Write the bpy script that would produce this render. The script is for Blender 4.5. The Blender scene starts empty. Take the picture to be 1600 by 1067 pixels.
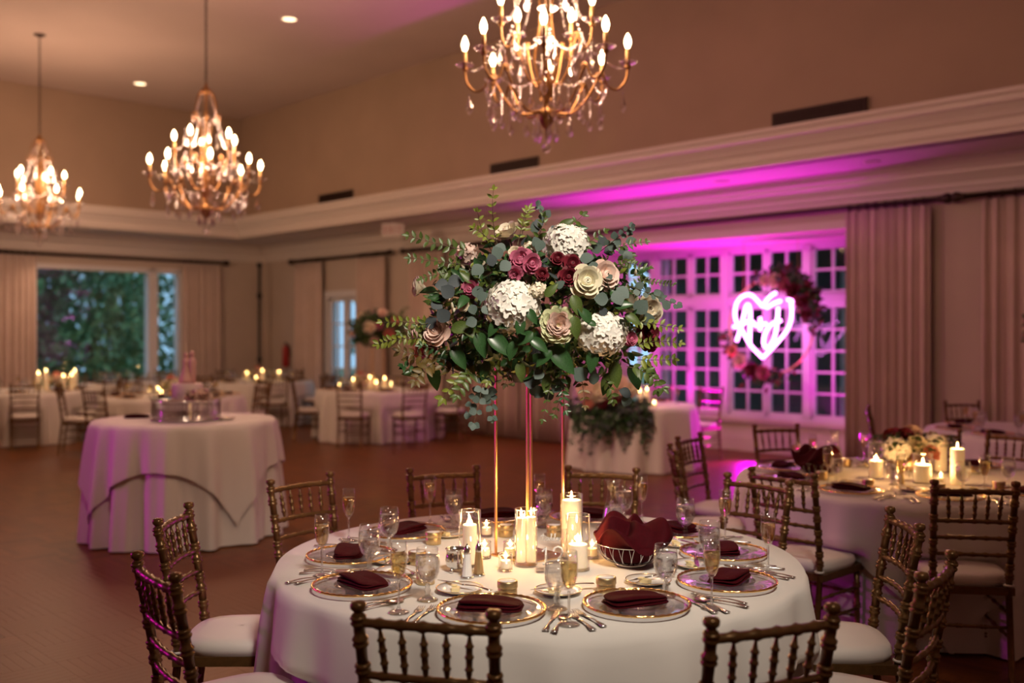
import bpy, math, random
from math import sin, cos, pi, radians as R, sqrt, atan2
from mathutils import Vector, Matrix, Euler
C = bpy.context.scene.collection
SC = bpy.context.scene
rnd = random.Random(7)
# ---------------------------------------------------------------- camera, world, lights
F, HZ, EYE = 1556.0, 522.0, 1.62          # focal length in pixels, horizon row, eye height
cd = bpy.data.cameras.new('camera'); cam = bpy.data.objects.new('camera', cd); C.objects.link(cam)
cam.location = (0, 0, EYE); cam.rotation_euler = (R(90), 0, 0)
cd.sensor_width = 36; cd.lens = 36*F/1600; cd.shift_y = -(533.5-HZ)/1600
cd.clip_start = .05; cd.clip_end = 200
cd.dof.use_dof = True; cd.dof.focus_distance = 3.5; cd.dof.aperture_fstop = 1.5
SC.camera = cam
SC.view_settings.view_transform = 'Standard'; SC.view_settings.look = 'None'
SC.view_settings.gamma = 1; SC.view_settings.exposure = 0.08; SC.view_settings.use_curve_mapping = False
cy = SC.cycles
cy.max_bounces = 12; cy.diffuse_bounces = 3; cy.glossy_bounces = 3; cy.transmission_bounces = 10
cy.transparent_max_bounces = 24; cy.caustics_reflective = False; cy.caustics_refractive = False
cy.sample_clamp_indirect = 4; cy.sample_clamp_direct = 0
w = bpy.data.worlds.new('world'); SC.world = w; w.use_nodes = True
wb = w.node_tree.nodes['Background']; wb.inputs[0].default_value = (.30, .52, .72, 1); wb.inputs[1].default_value = 1.7

# room frame: u runs along the window wall away from the camera, v runs towards it
CU, CV = (-.695, .719), (.719, .695)
def uv(u, v, z=0): return Vector((u*CU[0]+v*CV[0], u*CU[1]+v*CV[1], z))
ROT = atan2(CU[1], CU[0])
def spot(px, py, z=0.0):                   # point of the plane at height z that shows at this place
    Y = (EYE-z)*F/(py-HZ); return Vector(((px-800)/F*Y, Y, z))
def at(px, py, Y): return Vector(((px-800)/F*Y, Y, EYE-(py-HZ)/F*Y))

def point(name, loc, col, e, rad=.1):
    d = bpy.data.lights.new(name, 'POINT'); d.color = col; d.energy = e; d.shadow_soft_size = rad
    o = bpy.data.objects.new(name, d); o.location = loc; C.objects.link(o); return o
def spotlight(name, loc, tgt, col, e, ang, blend=.6, rad=.1):
    d = bpy.data.lights.new(name, 'SPOT'); d.color = col; d.energy = e; d.shadow_soft_size = rad
    d.spot_size = R(ang); d.spot_blend = blend
    o = bpy.data.objects.new(name, d); o.location = loc; C.objects.link(o)
    o.rotation_euler = (Vector(tgt)-Vector(loc)).to_track_quat('-Z', 'Y').to_euler(); return o
WARM = (1, .60, .38); MAG = (1, .0, .82)
# flash of the photographer bounced from high beside the camera
spotlight('bounced_flash', (.9, .6, 4.3), (.1, 3.85, 1.2), (1, .88, .74), 860, 40, 1, .45)
# magenta up-lights in the window bay and one at the far side of the dance floor
spotlight('magenta_uplight', uv(7.9, 11.35, .3), uv(7.5, 10.3, 3.4), MAG, 480, 92, .9, .12)
spotlight('magenta_uplight', uv(8.7, 11.2, .3), uv(8.2, 11.7, 3.0), MAG, 90, 130, .9, .12)
spotlight('magenta_uplight', uv(6.0, 11.2, .3), uv(6.6, 11.7, 3.0), MAG, 60, 130, .9, .12)
spotlight('magenta_wash', (-7.5, 6.3, 1.15), (-1.2, 5.4, .7), MAG, 170, 52, .5, .12)
spotlight('magenta_wash', (-7.6, 6.6, 2.4), (4.5, 7.5, 2.6), MAG, 130, 115, .9, .12)
# added fill spots, no fittings, brightening the sweetheart table and the cake table
spotlight('fill_spot', (-.6, 7.2, 5.6), (1.35, 11.9, .7), (1, .66, .42), 420, 20, .7, .08)
spotlight('fill_spot', (-1.6, 4.2, 5.6), (-2.66, 8.0, .6), (1, .70, .50), 230, 24, .9, .08)
spotlight('magenta_floor_fill', uv(7.2, 11.3, .35), uv(6.2, 8.0, 0), MAG, 100, 90, .8, .1)  # added spot standing in for the up-lights' reflection on the floor

# ---------------------------------------------------------------- materials
def mat(name, col, rough=.5, metal=0, var=0, vscale=20, bump=0, bscale=60, spec=.5, trans=0, emit=None, es=0, sheen=0, sub=0, coat=0):
    m = bpy.data.materials.new(name); m.use_nodes = True; nt = m.node_tree; n = nt.nodes; b = n['Principled BSDF']
    b.inputs['Base Color'].default_value = (*col, 1); b.inputs['Roughness'].default_value = rough
    b.inputs['Metallic'].default_value = metal; b.inputs['Specular IOR Level'].default_value = spec
    if trans: b.inputs['Transmission Weight'].default_value = trans
    if sheen: b.inputs['Sheen Weight'].default_value = sheen
    if coat: b.inputs['Coat Weight'].default_value = coat
    if emit: b.inputs['Emission Color'].default_value = (*emit, 1); b.inputs['Emission Strength'].default_value = es
    if sub:
        b.inputs['Subsurface Weight'].default_value = sub; b.inputs['Subsurface Radius'].default_value = (.02, .012, .008)
    tc = n.new('ShaderNodeTexCoord')
    if var:
        nz = n.new('ShaderNodeTexNoise'); nz.inputs['Scale'].default_value = vscale; nz.inputs['Detail'].default_value = 3
        nt.links.new(tc.outputs['Object'], nz.inputs['Vector'])
        mr = n.new('ShaderNodeMapRange'); mr.inputs[1].default_value = .3; mr.inputs[2].default_value = .7
        mr.inputs[3].default_value = 1-var; mr.inputs[4].default_value = 1+var
        nt.links.new(nz.outputs['Fac'], mr.inputs[0])
        mx = n.new('ShaderNodeMix'); mx.data_type = 'RGBA'; mx.blend_type = 'MULTIPLY'; mx.inputs['Factor'].default_value = 1
        mx.inputs['A'].default_value = (*col, 1); nt.links.new(mr.outputs[0], mx.inputs['B'])
        nt.links.new(mx.outputs['Result'], b.inputs['Base Color'])
    if bump:
        nb = n.new('ShaderNodeTexNoise'); nb.inputs['Scale'].default_value = bscale; nb.inputs['Detail'].default_value = 2
        nt.links.new(tc.outputs['Object'], nb.inputs['Vector'])
        bp = n.new('ShaderNodeBump'); bp.inputs['Strength'].default_value = bump; bp.inputs['Distance'].default_value = .01
        nt.links.new(nb.outputs['Fac'], bp.inputs['Height']); nt.links.new(bp.outputs[0], b.inputs['Normal'])
    return m
def thin(name, tint=(1, 1, 1), gl=1.0, ior=1.45, rough=.02, refr=0):
    """thin glass: fresnel mix of clear pass-through and a mirror coat, optionally a share of real refraction"""
    m = bpy.data.materials.new(name); m.use_nodes = True; nt = m.node_tree; n = nt.nodes; n.clear()
    o = n.new('ShaderNodeOutputMaterial'); t = n.new('ShaderNodeBsdfTransparent'); t.inputs[0].default_value = (*tint, 1)
    g = n.new('ShaderNodeBsdfGlossy'); g.inputs['Roughness'].default_value = rough; g.inputs[0].default_value = (gl, gl, gl, 1)
    lw = n.new('ShaderNodeLayerWeight'); lw.inputs[0].default_value = .5
    pw = n.new('ShaderNodeMath'); pw.operation = 'POWER'; pw.inputs[1].default_value = 4; nt.links.new(lw.outputs['Facing'], pw.inputs[0])
    fr = n.new('ShaderNodeMath'); fr.operation = 'MULTIPLY_ADD'; f0 = ((ior-1)/(ior+1))**2*1.6; fr.inputs[1].default_value = .8-f0; fr.inputs[2].default_value = f0
    nt.links.new(pw.outputs[0], fr.inputs[0])
    base = t
    if refr:
        rf = n.new('ShaderNodeBsdfGlass'); rf.inputs['IOR'].default_value = 1.33; rf.inputs['Roughness'].default_value = .01
        rf.inputs[0].default_value = (*tint, 1)
        m2 = n.new('ShaderNodeMixShader'); m2.inputs[0].default_value = refr
        nt.links.new(t.outputs[0], m2.inputs[1]); nt.links.new(rf.outputs[0], m2.inputs[2]); base = m2
    mx = n.new('ShaderNodeMixShader'); nt.links.new(fr.outputs[0], mx.inputs[0])
    nt.links.new(base.outputs[0], mx.inputs[1]); nt.links.new(g.outputs[0], mx.inputs[2]); nt.links.new(mx.outputs[0], o.inputs[0])
    return m
M = {}
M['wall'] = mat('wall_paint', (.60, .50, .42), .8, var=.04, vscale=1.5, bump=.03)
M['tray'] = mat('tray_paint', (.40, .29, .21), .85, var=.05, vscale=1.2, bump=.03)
M['ceil'] = mat('ceiling_paint', (.56, .45, .40), .9, var=.05, vscale=.6)
M['soffit'] = mat('soffit_paint', (.72, .66, .64), .7, var=.02)
M['trim'] = mat('trim_paint', (.76, .68, .62), .55)
M['white'] = mat('window_paint', (.78, .76, .76), .5)
M['rod'] = mat('dark_bronze', (.05, .03, .025), .4, .6)
M['curtain'] = mat('curtain_cloth', (.66, .52, .45), .85, var=.05, vscale=3, bump=.1, bscale=300, sheen=.2)
M['cloth'] = mat('tablecloth_linen', (.80, .76, .70), .85, bump=.05, bscale=400, sheen=.1)
M['cushion'] = mat('cushion_cloth', (.80, .74, .68), .8, bump=.05, bscale=300)
M['gold_wood'] = mat('antique_gold_wood', (.185, .098, .034), .30, .55, var=.15, vscale=40)
M['napkin'] = mat('burgundy_linen', (.050, .001, .004), .8, var=.15, vscale=60, bump=.15, bscale=500, spec=.12)
M['gold'] = mat('polished_gold', (.95, .62, .25), .2, 1)
M['goldrod'] = mat('satin_gold', (.78, .50, .20), .42, 1)
M['bronze'] = mat('dark_bronze_gilt', (.36, .19, .075), .36, .9, var=.2)
M['brass'] = mat('aged_brass', (.78, .50, .22), .3, 1, var=.1)
M['silver'] = mat('silver_plate', (.75, .74, .72), .18, 1, var=.06, vscale=80)
M['tin'] = mat('brushed_gold_tin', (.60, .45, .24), .35, .9, var=.05, vscale=60)
M['label'] = mat('white_label', (.8, .78, .76), .5)
M['china'] = mat('white_china', (.82, .80, .78), .2)
M['butter'] = mat('butter', (.85, .70, .38), .5)
M['wax'] = mat('glowing_candle_wax', (.95, .88, .76), .5, sub=.6, emit=(1, .50, .16), es=.32)  # wax emits faintly itself, in place of flame light shining through
M['waxoff'] = mat('candle_wax_plain', (.93, .86, .76), .5, sub=.4)
M['flame'] = mat('flame', (1, .7, .3), .5, emit=(1, .60, .20), es=45)
M['bulb'] = mat('lit_bulb', (1, .8, .5), .4, emit=(1, .66, .34), es=26)
M['down'] = mat('lit_downlight', (1, .8, .5), .4, emit=(1, .72, .42), es=3.2)
M['sleeve'] = mat('candle_sleeve', (.72, .46, .20), .4, .3)
M['glass'] = thin('clear_glass', (.97, .97, .97))
M['plateglass'] = thin('charger_glass', (.90, .90, .92), 1, 1.5, .05)
M['pane'] = thin('window_pane', (.93, .95, .97), 1, 1.28)
M['stemglass'] = thin('solid_glass', (.96, .96, .96), 1, 1.5, .02, .45)
M['water'] = thin('water', (.96, .97, .98), 1, 1.33, .02, .4)
M['champ'] = thin('champagne', (.98, .89, .62), 1, 1.33, .02, .35)
M['crystal'] = thin('crystal', (.95, .93, .97), 1, 1.7, .02, .5)
M['neon'] = mat('neon_tube', (1, .6, 1), .5, emit=(1, .26, .95), es=9)
M['black'] = mat('black_metal', (.02, .02, .02), .5)
M['dark'] = mat('vent_dark', (.05, .03, .025), .8)
M['red'] = mat('red_enamel', (.4, .02, .02), .4)
M['hydr'] = mat('white_petals', (.90, .86, .77), .6, sub=.1, var=.05, vscale=30)
M['cream'] = mat('cream_petals', (.86, .76, .58), .55, sub=.15, var=.05)
M['blush'] = mat('blush_petals', (.86, .64, .54), .55, sub=.15, var=.06)
M['ivory'] = mat('ivory_petals', (.84, .78, .58), .55, sub=.15)
M['greenrose'] = mat('green_cream_petals', (.68, .70, .42), .55, sub=.1)
M['pink'] = mat('mauve_petals', (.52, .13, .22), .55, sub=.1, var=.12, vscale=60)
M['coral'] = mat('coral_petals', (.75, .30, .22), .55, sub=.1)
M['burg'] = mat('burgundy_petals', (.16, .008, .02), .6, var=.2)
M['salal'] = mat('dark_glossy_leaf', (.030, .085, .025), .32, var=.25, vscale=25)
M['myrtle'] = mat('fresh_green_leaf', (.19, .22, .03), .42, var=.3, vscale=30)
M['fern'] = mat('mid_green_leaf', (.075, .115, .022), .42, var=.3, vscale=30)
M['euc'] = mat('eucalyptus_leaf', (.085, .125, .105), .6, var=.18, vscale=30)
M['eucdark'] = mat('dusky_eucalyptus_leaf', (.055, .070, .075), .6, var=.15, vscale=30)
M['olive'] = mat('brown_olive_leaf', (.13, .085, .02), .5, var=.3, vscale=30)
M['stem'] = mat('green_stem', (.09, .07, .03), .6)
M['bark'] = mat('bark', (.10, .07, .05), .9, var=.2)
M['hedge'] = mat('hedge_leaf', (.16, .28, .12), .6, var=.45, vscale=1.3)
M['earth'] = mat('lawn', (.10, .16, .07), .9, var=.2)
M['tent'] = mat('tent_canvas', (.12, .12, .13), .8)
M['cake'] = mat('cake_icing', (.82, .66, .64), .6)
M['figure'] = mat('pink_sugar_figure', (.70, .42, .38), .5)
def floor_mat():
    m = mat('parquet_wood', (.30, .135, .05), .38, bump=.04, bscale=90, spec=.22)
    nt = m.node_tree; n = nt.nodes; b = n['Principled BSDF']
    oi = n.new('ShaderNodeNewGeometry'); mr = n.new('ShaderNodeMapRange'); mr.inputs[3].default_value = .72; mr.inputs[4].default_value = 1.25
    nt.links.new(oi.outputs['Random Per Island'], mr.inputs[0])
    mp = n.new('ShaderNodeMapping'); mp.inputs['Rotation'].default_value = (0, 0, -ROT); mp.inputs['Scale'].default_value = (6, 90, 6)
    nz = n.new('ShaderNodeTexNoise'); nz.inputs['Scale'].default_value = 1; tc = n.new('ShaderNodeTexCoord')
    nt.links.new(tc.outputs['Object'], mp.inputs[0]); nt.links.new(mp.outputs[0], nz.inputs['Vector'])
    m2 = n.new('ShaderNodeMath'); m2.operation = 'MULTIPLY_ADD'; m2.inputs[1].default_value = .25; nt.links.new(nz.outputs['Fac'], m2.inputs[0]); nt.links.new(mr.outputs[0], m2.inputs[2])
    mx = n.new('ShaderNodeMix'); mx.data_type = 'RGBA'; mx.blend_type = 'MULTIPLY'; mx.inputs['Factor'].default_value = 1
    mx.inputs['A'].default_value = (.145, .048, .011, 1); nt.links.new(m2.outputs[0], mx.inputs['B']); nt.links.new(mx.outputs['Result'], b.inputs['Base Color'])
    return m
M['floor'] = floor_mat()

# ---------------------------------------------------------------- mesh builder
class MB:
    def __init__(s): s.v = []; s.f = []; s.sm = []
    def add(s, vs, fs, smooth=False):
        o = len(s.v); s.v.extend([tuple(x) for x in vs]); s.f.extend([tuple(i+o for i in f) for f in fs]); s.sm.extend([smooth]*len(fs)); return s
    def box(s, c, d, mtx=None):
        x, y, z = d[0]/2, d[1]/2, d[2]/2
        vs = [Vector((c[0]+i*x, c[1]+j*y, c[2]+k*z)) for i in (-1, 1) for j in (-1, 1) for k in (-1, 1)]
        if mtx: vs = [mtx @ q for q in vs]
        return s.add(vs, [(0, 1, 3, 2), (4, 6, 7, 5), (0, 4, 5, 1), (2, 3, 7, 6), (0, 2, 6, 4), (1, 5, 7, 3)])
    def lathe(s, prof, n=16, c=(0, 0, 0), mtx=None, sq=1, cap=True, smooth=True):
        vs = []; fs = []
        for r, z in prof:
            for k in range(n):
                a = 2*pi*k/n; vs.append(Vector((c[0]+r*cos(a), c[1]+r*sin(a)*sq, c[2]+z)))
        for i in range(len(prof)-1):
            for k in range(n):
                a, b = i*n+k, i*n+(k+1) % n; fs.append((a, b, b+n, a+n))
        if mtx: vs = [mtx @ q for q in vs]
        s.add(vs, fs, smooth)
        if cap:
            o = len(s.v)-len(vs)
            if prof[0][0] > 1e-4: s.f.append(tuple(o+k for k in reversed(range(n)))); s.sm.append(False)
            if prof[-1][0] > 1e-4: s.f.append(tuple(o+(len(prof)-1)*n+k for k in range(n))); s.sm.append(False)
        return s
    def between(s, p, q, prof, n=8):
        """lathe profile (r, t in 0..1) laid from p to q"""
        p, q = Vector(p), Vector(q); d = q-p; m = Matrix.Translation(p) @ d.to_track_quat('Z', 'Y').to_matrix().to_4x4()
        return s.lathe([(r, t*d.length) for r, t in prof], n, mtx=m)
    def tube(s, pts, r, n=8, closed=False, cap=True):
        pts = [Vector(p) for p in pts]; N = len(pts); rs = r if isinstance(r, (list, tuple)) else [r]*N
        vs = []; fs = []; up = Vector((0, 0, 1)); prev = None
        for i, p in enumerate(pts):
            if closed: t = pts[(i+1) % N]-pts[i-1]
            else: t = pts[min(i+1, N-1)]-pts[max(i-1, 0)]
            t.normalize()
            if prev is None: a = t.cross(up) if abs(t.z) < .95 else t.cross(Vector((1, 0, 0)))
            else: a = prev-t*prev.dot(t)
            a.normalize(); prev = a; b = t.cross(a)
            for k in range(n):
                an = 2*pi*k/n; vs.append(p+(a*cos(an)+b*sin(an))*rs[i])
        M_ = N if closed else N-1
        for i in range(M_):
            for k in range(n):
                a0, b0 = i*n+k, i*n+(k+1) % n; j = ((i+1) % N)*n; fs.append((a0, b0, j+(k+1) % n, j+k))
        s.add(vs, fs, True)
        if cap and not closed:
            o = len(s.v)-len(vs); s.f.append(tuple(o+k for k in range(n))); s.f.append(tuple(o+(N-1)*n+k for k in reversed(range(n)))); s.sm += [False]*2
        return s
    def grid(s, fn, nu, nv, wrap=False, smooth=True):
        vs = [fn(i/nu, j/nv) for i in range(nu if wrap else nu+1) for j in range(nv+1)]; fs = []; W = nv+1; NU = nu if wrap else nu+1
        for i in range(nu):
            for j in range(nv):
                a = i*W+j; b = ((i+1) % NU)*W+j; fs.append((a, b, b+1, a+1))
        return s.add(vs, fs, smooth)
    def ball(s, c, r, n=8, m=6, sz=1):
        return s.lathe([(max(r*sin(pi*i/m), 1e-5), -r*cos(pi*i/m)*sz) for i in range(m+1)], n, c, cap=False)
    def merge(s, o, mtx):
        return s.add([mtx @ Vector(q) for q in o.v], o.f, True)
    def prism(s, poly, a, b, frame=None):
        """polygon (x, z) swept from y=a to y=b"""
        n = len(poly); vs = [Vector((x, a, z)) for x, z in poly]+[Vector((x, b, z)) for x, z in poly]
        if frame: vs = [frame @ q for q in vs]
        return s.add(vs, [tuple(range(n)), tuple(reversed(range(n, 2*n)))]+[(i, i+n, (i+1) % n+n, (i+1) % n) for i in range(n)])
    def mesh(s, name, m, solid=0):
        me = bpy.data.meshes.new(name); me.from_pydata(s.v, [], s.f); me.polygons.foreach_set('use_smooth', s.sm)
        me.materials.append(M[m] if isinstance(m, str) else m); me.update(); return me
def obj(name, mb, m=None, parent=None, loc=(0, 0, 0), rot=(0, 0, 0), mtx=None):
    me = mb.mesh(name, m) if isinstance(mb, MB) else mb
    o = bpy.data.objects.new(name, me); C.objects.link(o)
    if parent: o.parent = parent
    if mtx is not None: o.matrix_local = mtx
    else: o.location = loc; o.rotation_euler = rot
    return o
def tag(o, label=None, cat=None, group=None, kind=None):
    if label: o['label'] = label
    if cat: o['category'] = cat
    if group: o['group'] = group
    if kind: o['kind'] = kind
    return o
def thing(name, label, cat, loc=(0, 0, 0), rz=0, group=None):
    o = bpy.data.objects.new(name, None); C.objects.link(o); o.empty_display_size = .05
    o.location = loc; o.rotation_euler = (0, 0, rz); return tag(o, label, cat, group)
def copy_tree(o, parent=None):
    c = o.copy(); C.objects.link(c)
    if parent: c.parent = parent
    for ch in o.children: copy_tree(ch, c)
    return c
FIRST = {}
def place(key, maker, loc, rz, label, group=None, cat=None, tilt=None):
    """first call builds the thing, later calls copy it with its parts"""
    if key in FIRST: o = copy_tree(FIRST[key])
    else: o = maker(); FIRST[key] = o
    o.location = loc; o.rotation_euler = (0, 0, rz); o['label'] = label
    if cat: o['category'] = cat
    if group: o['group'] = group
    elif 'group' in o: del o['group']
    return o
RF = Matrix.Rotation(ROT, 4, 'Z')          # local x = u, local -y = v
def ubox(mb, u0, u1, v0, v1, z0, z1):
    vs = [uv(u, v, z) for u in (u0, u1) for v in (v0, v1) for z in (z0, z1)]
    return mb.add(vs, [(0, 1, 3, 2), (4, 6, 7, 5), (0, 4, 5, 1), (2, 3, 7, 6), (0, 2, 6, 4), (1, 5, 7, 3)])
# ---------------------------------------------------------------- room shell
WV, BAYV, WU, SOF, CEIL = 10.85, 11.94, 18.8, 3.47, 5.8
TV, TU = 9.62, 17.55                        # edges of the raised tray
U0, V0 = -4.5, -4.0
def S(name, mb, m, parent=None, **k): return tag(obj(name, mb, m, parent), kind=None if parent else 'structure')
b = MB(); ubox(b, U0, WU+.2, V0, BAYV+.2, -.12, -.004); floor = S('floor', b, 'floor')
# window wall with bay opening and glazed door
BU0, BU1, BZ = 5.53, 9.9, 2.85
DU0, DU1, DZ = 15.2, 16.35, 2.33
b = MB()
ubox(b, U0, BU0, WV, WV+.2, 0, SOF); ubox(b, BU0, BU1, WV, WV+.2, BZ, SOF); ubox(b, BU1, DU0, WV, WV+.2, 0, SOF)
ubox(b, DU0, DU1, WV, WV+.2, DZ, SOF); ubox(b, DU1, WU+.2, WV, WV+.2, 0, SOF)
S('wall_right', b, 'wall')
b = MB(); ubox(b, BU0-.15, BU0, WV+.2, BAYV+.15, 0, BZ+.2); ubox(b, BU1, BU1+.15, WV+.2, BAYV+.15, 0, BZ+.2)
ubox(b, BU0, BU1, BAYV, BAYV+.15, 0, .46)
S('wall_bay', b, 'trim')
b = MB(); ubox(b, BU0-.15, BU1+.15, WV+.2, BAYV+.2, BZ, BZ+.1); S('ceiling_bay', b, 'trim')
# far wall with picture window
PV0, PV1, PZ0, PZ1 = 6.2, 9.05, .55, 2.9
b = MB(); ubox(b, WU, WU+.25, V0, PV0, 0, SOF); ubox(b, WU, WU+.25, PV0, PV1, PZ1, SOF); ubox(b, WU, WU+.25, PV0, PV1, 0, PZ0); ubox(b, WU, WU+.25, PV1, WV, 0, SOF)
S('wall_back', b, 'wall')
b = MB(); ubox(b, U0, WU+.2, V0-.2, V0, 0, SOF); S('wall_left', b, 'wall')
b = MB(); ubox(b, U0-.2, U0, V0, WV, 0, CEIL); S('wall_front', b, 'wall')
# lowered perimeter ceiling and raised tray
TVL = -2.8
b = MB(); ubox(b, U0, WU, TV+.08, WV, SOF, SOF+.12); ubox(b, TU+.08, WU, V0, TV+.08, SOF, SOF+.12); ubox(b, U0, TU+.08, V0, TVL, SOF, SOF+.12)
S('ceiling_soffit', b, 'soffit')
b = MB(); ubox(b, U0, TU+.2, TV+.06, TV+.2, SOF+.12, CEIL); ubox(b, TU+.06, TU+.2, TVL, TV+.1, SOF+.12, CEIL); ubox(b, U0, TU+.2, TVL-.2, TVL, SOF+.12, CEIL)
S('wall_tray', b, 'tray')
b = MB(); ubox(b, U0, TU+.2, TVL-.2, TV+.2, CEIL, CEIL+.1); S('ceiling', b, 'ceil')
# moulded ledge round the tray: profile (v outwards into the room, z)
def moulding(mb, prof, u0, u1, along='u', base=0):
    n = len(prof)
    for i in range(n-1):
        (d0, z0), (d1, z1) = prof[i], prof[i+1]
        if along == 'u': q = [uv(u0, base-d0, z0), uv(u1-d0*(1 if u1 > 10 else 0), base-d0, z0), uv(u1-d1*(1 if u1 > 10 else 0), base-d1, z1), uv(u0, base-d1, z1)]
        else: q = [uv(base-d0, u0, z0), uv(base-d0, u1-d0, z0), uv(base-d1, u1-d1, z1), uv(base-d1, u0, z1)]
        mb.add(q, [(0, 1, 2, 3)])
ledge = [(-.16, 3.47), (.02, 3.47), (.02, 3.50), (.04, 3.53), (.04, 3.60), (.07, 3.62), (.09, 3.66), (.14, 3.72), (.17, 3.73), (.17, 3.78), (.20, 3.80), (.20, 3.84), (-.10, 3.86)]
b = MB(); moulding(b, ledge, U0, TU, 'u', TV); moulding(b, ledge, TVL, TV, 'v', TU); S('trim_ledge', b, 'trim')
crown = [(0, 3.13), (.03, 3.13), (.03, 3.17), (.05, 3.19), (.05, 3.24), (.10, 3.30), (.14, 3.33), (.14, 3.36), (.20, 3.42), (.24, 3.44), (.24, 3.47)]
b = MB(); moulding(b, crown, U0, WU, 'u', WV); moulding(b, crown, V0, WV, 'v', WU); S('trim_crown', b, 'trim')
b = MB()
for a0, a1 in ((U0, BU0), (BU1, DU0), (DU1, WU)): ubox(b, a0, a1, WV-.025, WV, 0, .15)
S('baseboard_right', b, 'trim'); b = MB(); ubox(b, WU-.025, WU, V0, WV, 0, .15); S('baseboard_back', b, 'trim')
b = MB(); ubox(b, BU0, BU1, BAYV-.03, BAYV, 0, .2); ubox(b, BU0, BU1, BAYV-.05, BAYV, .40, .46); S('baseboard_bay', b, 'trim')
b = MB(); ubox(b, BU0-.1, BU0, WV-.03, WV+.02, 0, BZ+.1); ubox(b, BU1, BU1+.1, WV-.03, WV+.02, 0, BZ+.1); ubox(b, BU0-.1, BU1+.1, WV-.03, WV+.02, BZ, BZ+.1); S('trim_bay', b, 'trim')

# bay windows: casements below transoms, each frame, muntin set and pane a part
def casement(par, u0, u1, v, z0, z1, nc, nr, fr=.055):
    m = MB()
    ubox(m, u0, u1, v-.03, v+.03, z0, z0+fr); ubox(m, u0, u1, v-.03, v+.03, z1-fr, z1); ubox(m, u0, u0+fr, v-.03, v+.03, z0, z1); ubox(m, u1-fr, u1, v-.03, v+.03, z0, z1)
    f = obj('sash', m, 'white', par); g = MB(); w_, h_ = (u1-u0-2*fr)/nc, (z1-z0-2*fr)/nr
    for i in range(1, nc): ubox(g, u0+fr+i*w_-.014, u0+fr+i*w_+.014, v-.02, v+.02, z0+fr, z1-fr)
    for j in range(1, nr): ubox(g, u0+fr, u1-fr, v-.0195, v+.0195, z0+fr+j*h_-.014, z0+fr+j*h_+.014)
    if nc*nr > 1: obj('muntin', g, 'white', f)
    for i in range(nc):
        for j in range(nr):
            p = MB(); ubox(p, u0+fr+i*w_+.01, u0+fr+(i+1)*w_-.01, v-.003, v+.003, z0+fr+j*h_+.01, z0+fr+(j+1)*h_-.01); obj('pane', p, 'pane', f)
win = tag(bpy.data.objects.new('window_1', None), kind='structure'); C.objects.link(win)
TR = 2.02
pairs = ((5.55, 6.04), (6.08, 6.70), (6.77, 7.36), (7.37, 7.97), (8.06, 8.62), (8.63, 9.24), (9.32, 9.86))
for a0, a1 in pairs:
    casement(win, a0, a1, BAYV+.04, .50, TR, 2, 5); casement(win, a0, a1, BAYV+.04, TR+.12, BZ-.06, 2, 2)
m = MB(); ubox(m, BU0, BU1, BAYV-.02, BAYV+.10, TR, TR+.12); ubox(m, BU0, BU1, BAYV-.02, BAYV+.1, .46, .50); ubox(m, BU0, BU1, BAYV-.02, BAYV+.1, BZ-.06, BZ)
for a, c in ((6.03, 6.09), (6.69, 6.78), (7.96, 8.07), (9.23, 9.33), (9.85, BU1)): ubox(m, a, c, BAYV-.03, BAYV+.1, .5, BZ-.06)
obj('window_frame', m, 'white', win)
for a in (7.365, 8.625): 
    h = MB(); h.tube([uv(a, BAYV-.02, 1.08), uv(a, BAYV-.05, 1.12), uv(a, BAYV-.05, 1.2)], .01, 6); obj('window_handle', h, 'rod', win)
# picture window in the far wall
win = tag(bpy.data.objects.new('window_2', None), kind='structure'); C.objects.link(win)
m = MB(); MV = 8.45
for v0, v1, z0, z1 in ((PV0, PV1, PZ1-.09, PZ1), (PV0, PV1, PZ0, PZ0+.1), (PV0, PV0+.09, PZ0, PZ1), (PV1-.09, PV1, PZ0, PZ1), (MV-.09, MV+.09, PZ0, PZ1)): ubox(m, WU-.02, WU+.18, v0, v1, z0, z1)
obj('window_frame', m, 'white', win)
for v0, v1 in ((PV0+.08, MV-.08), (MV+.08, PV1-.08)):
    p = MB(); ubox(p, WU+.1, WU+.106, v0, v1, PZ0+.09, PZ1-.08); obj('pane', p, 'pane', win)
m = MB(); ubox(m, WU-.12, WU+.02, PV0-.05, PV1+.05, PZ0-.04, PZ0); obj('window_sill', m, 'white', win)
# glazed door
win = tag(bpy.data.objects.new('door_1', None), kind='structure'); C.objects.link(win)
m = MB()
for a0, a1, z0, z1 in ((DU0-.1, DU0, 0, DZ+.12), (DU1, DU1+.1, 0, DZ+.12), (DU0, DU1, DZ, DZ+.12)): ubox(m, a0, a1, WV-.03, WV+.1, z0, z1)
obj('door_frame', m, 'white', win)
casement(win, DU0, DU0+.57, WV+.05, .02, DZ, 2, 5, .09); casement(win, DU0+.575, DU1, WV+.05, .02, DZ, 2, 5, .09)

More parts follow.
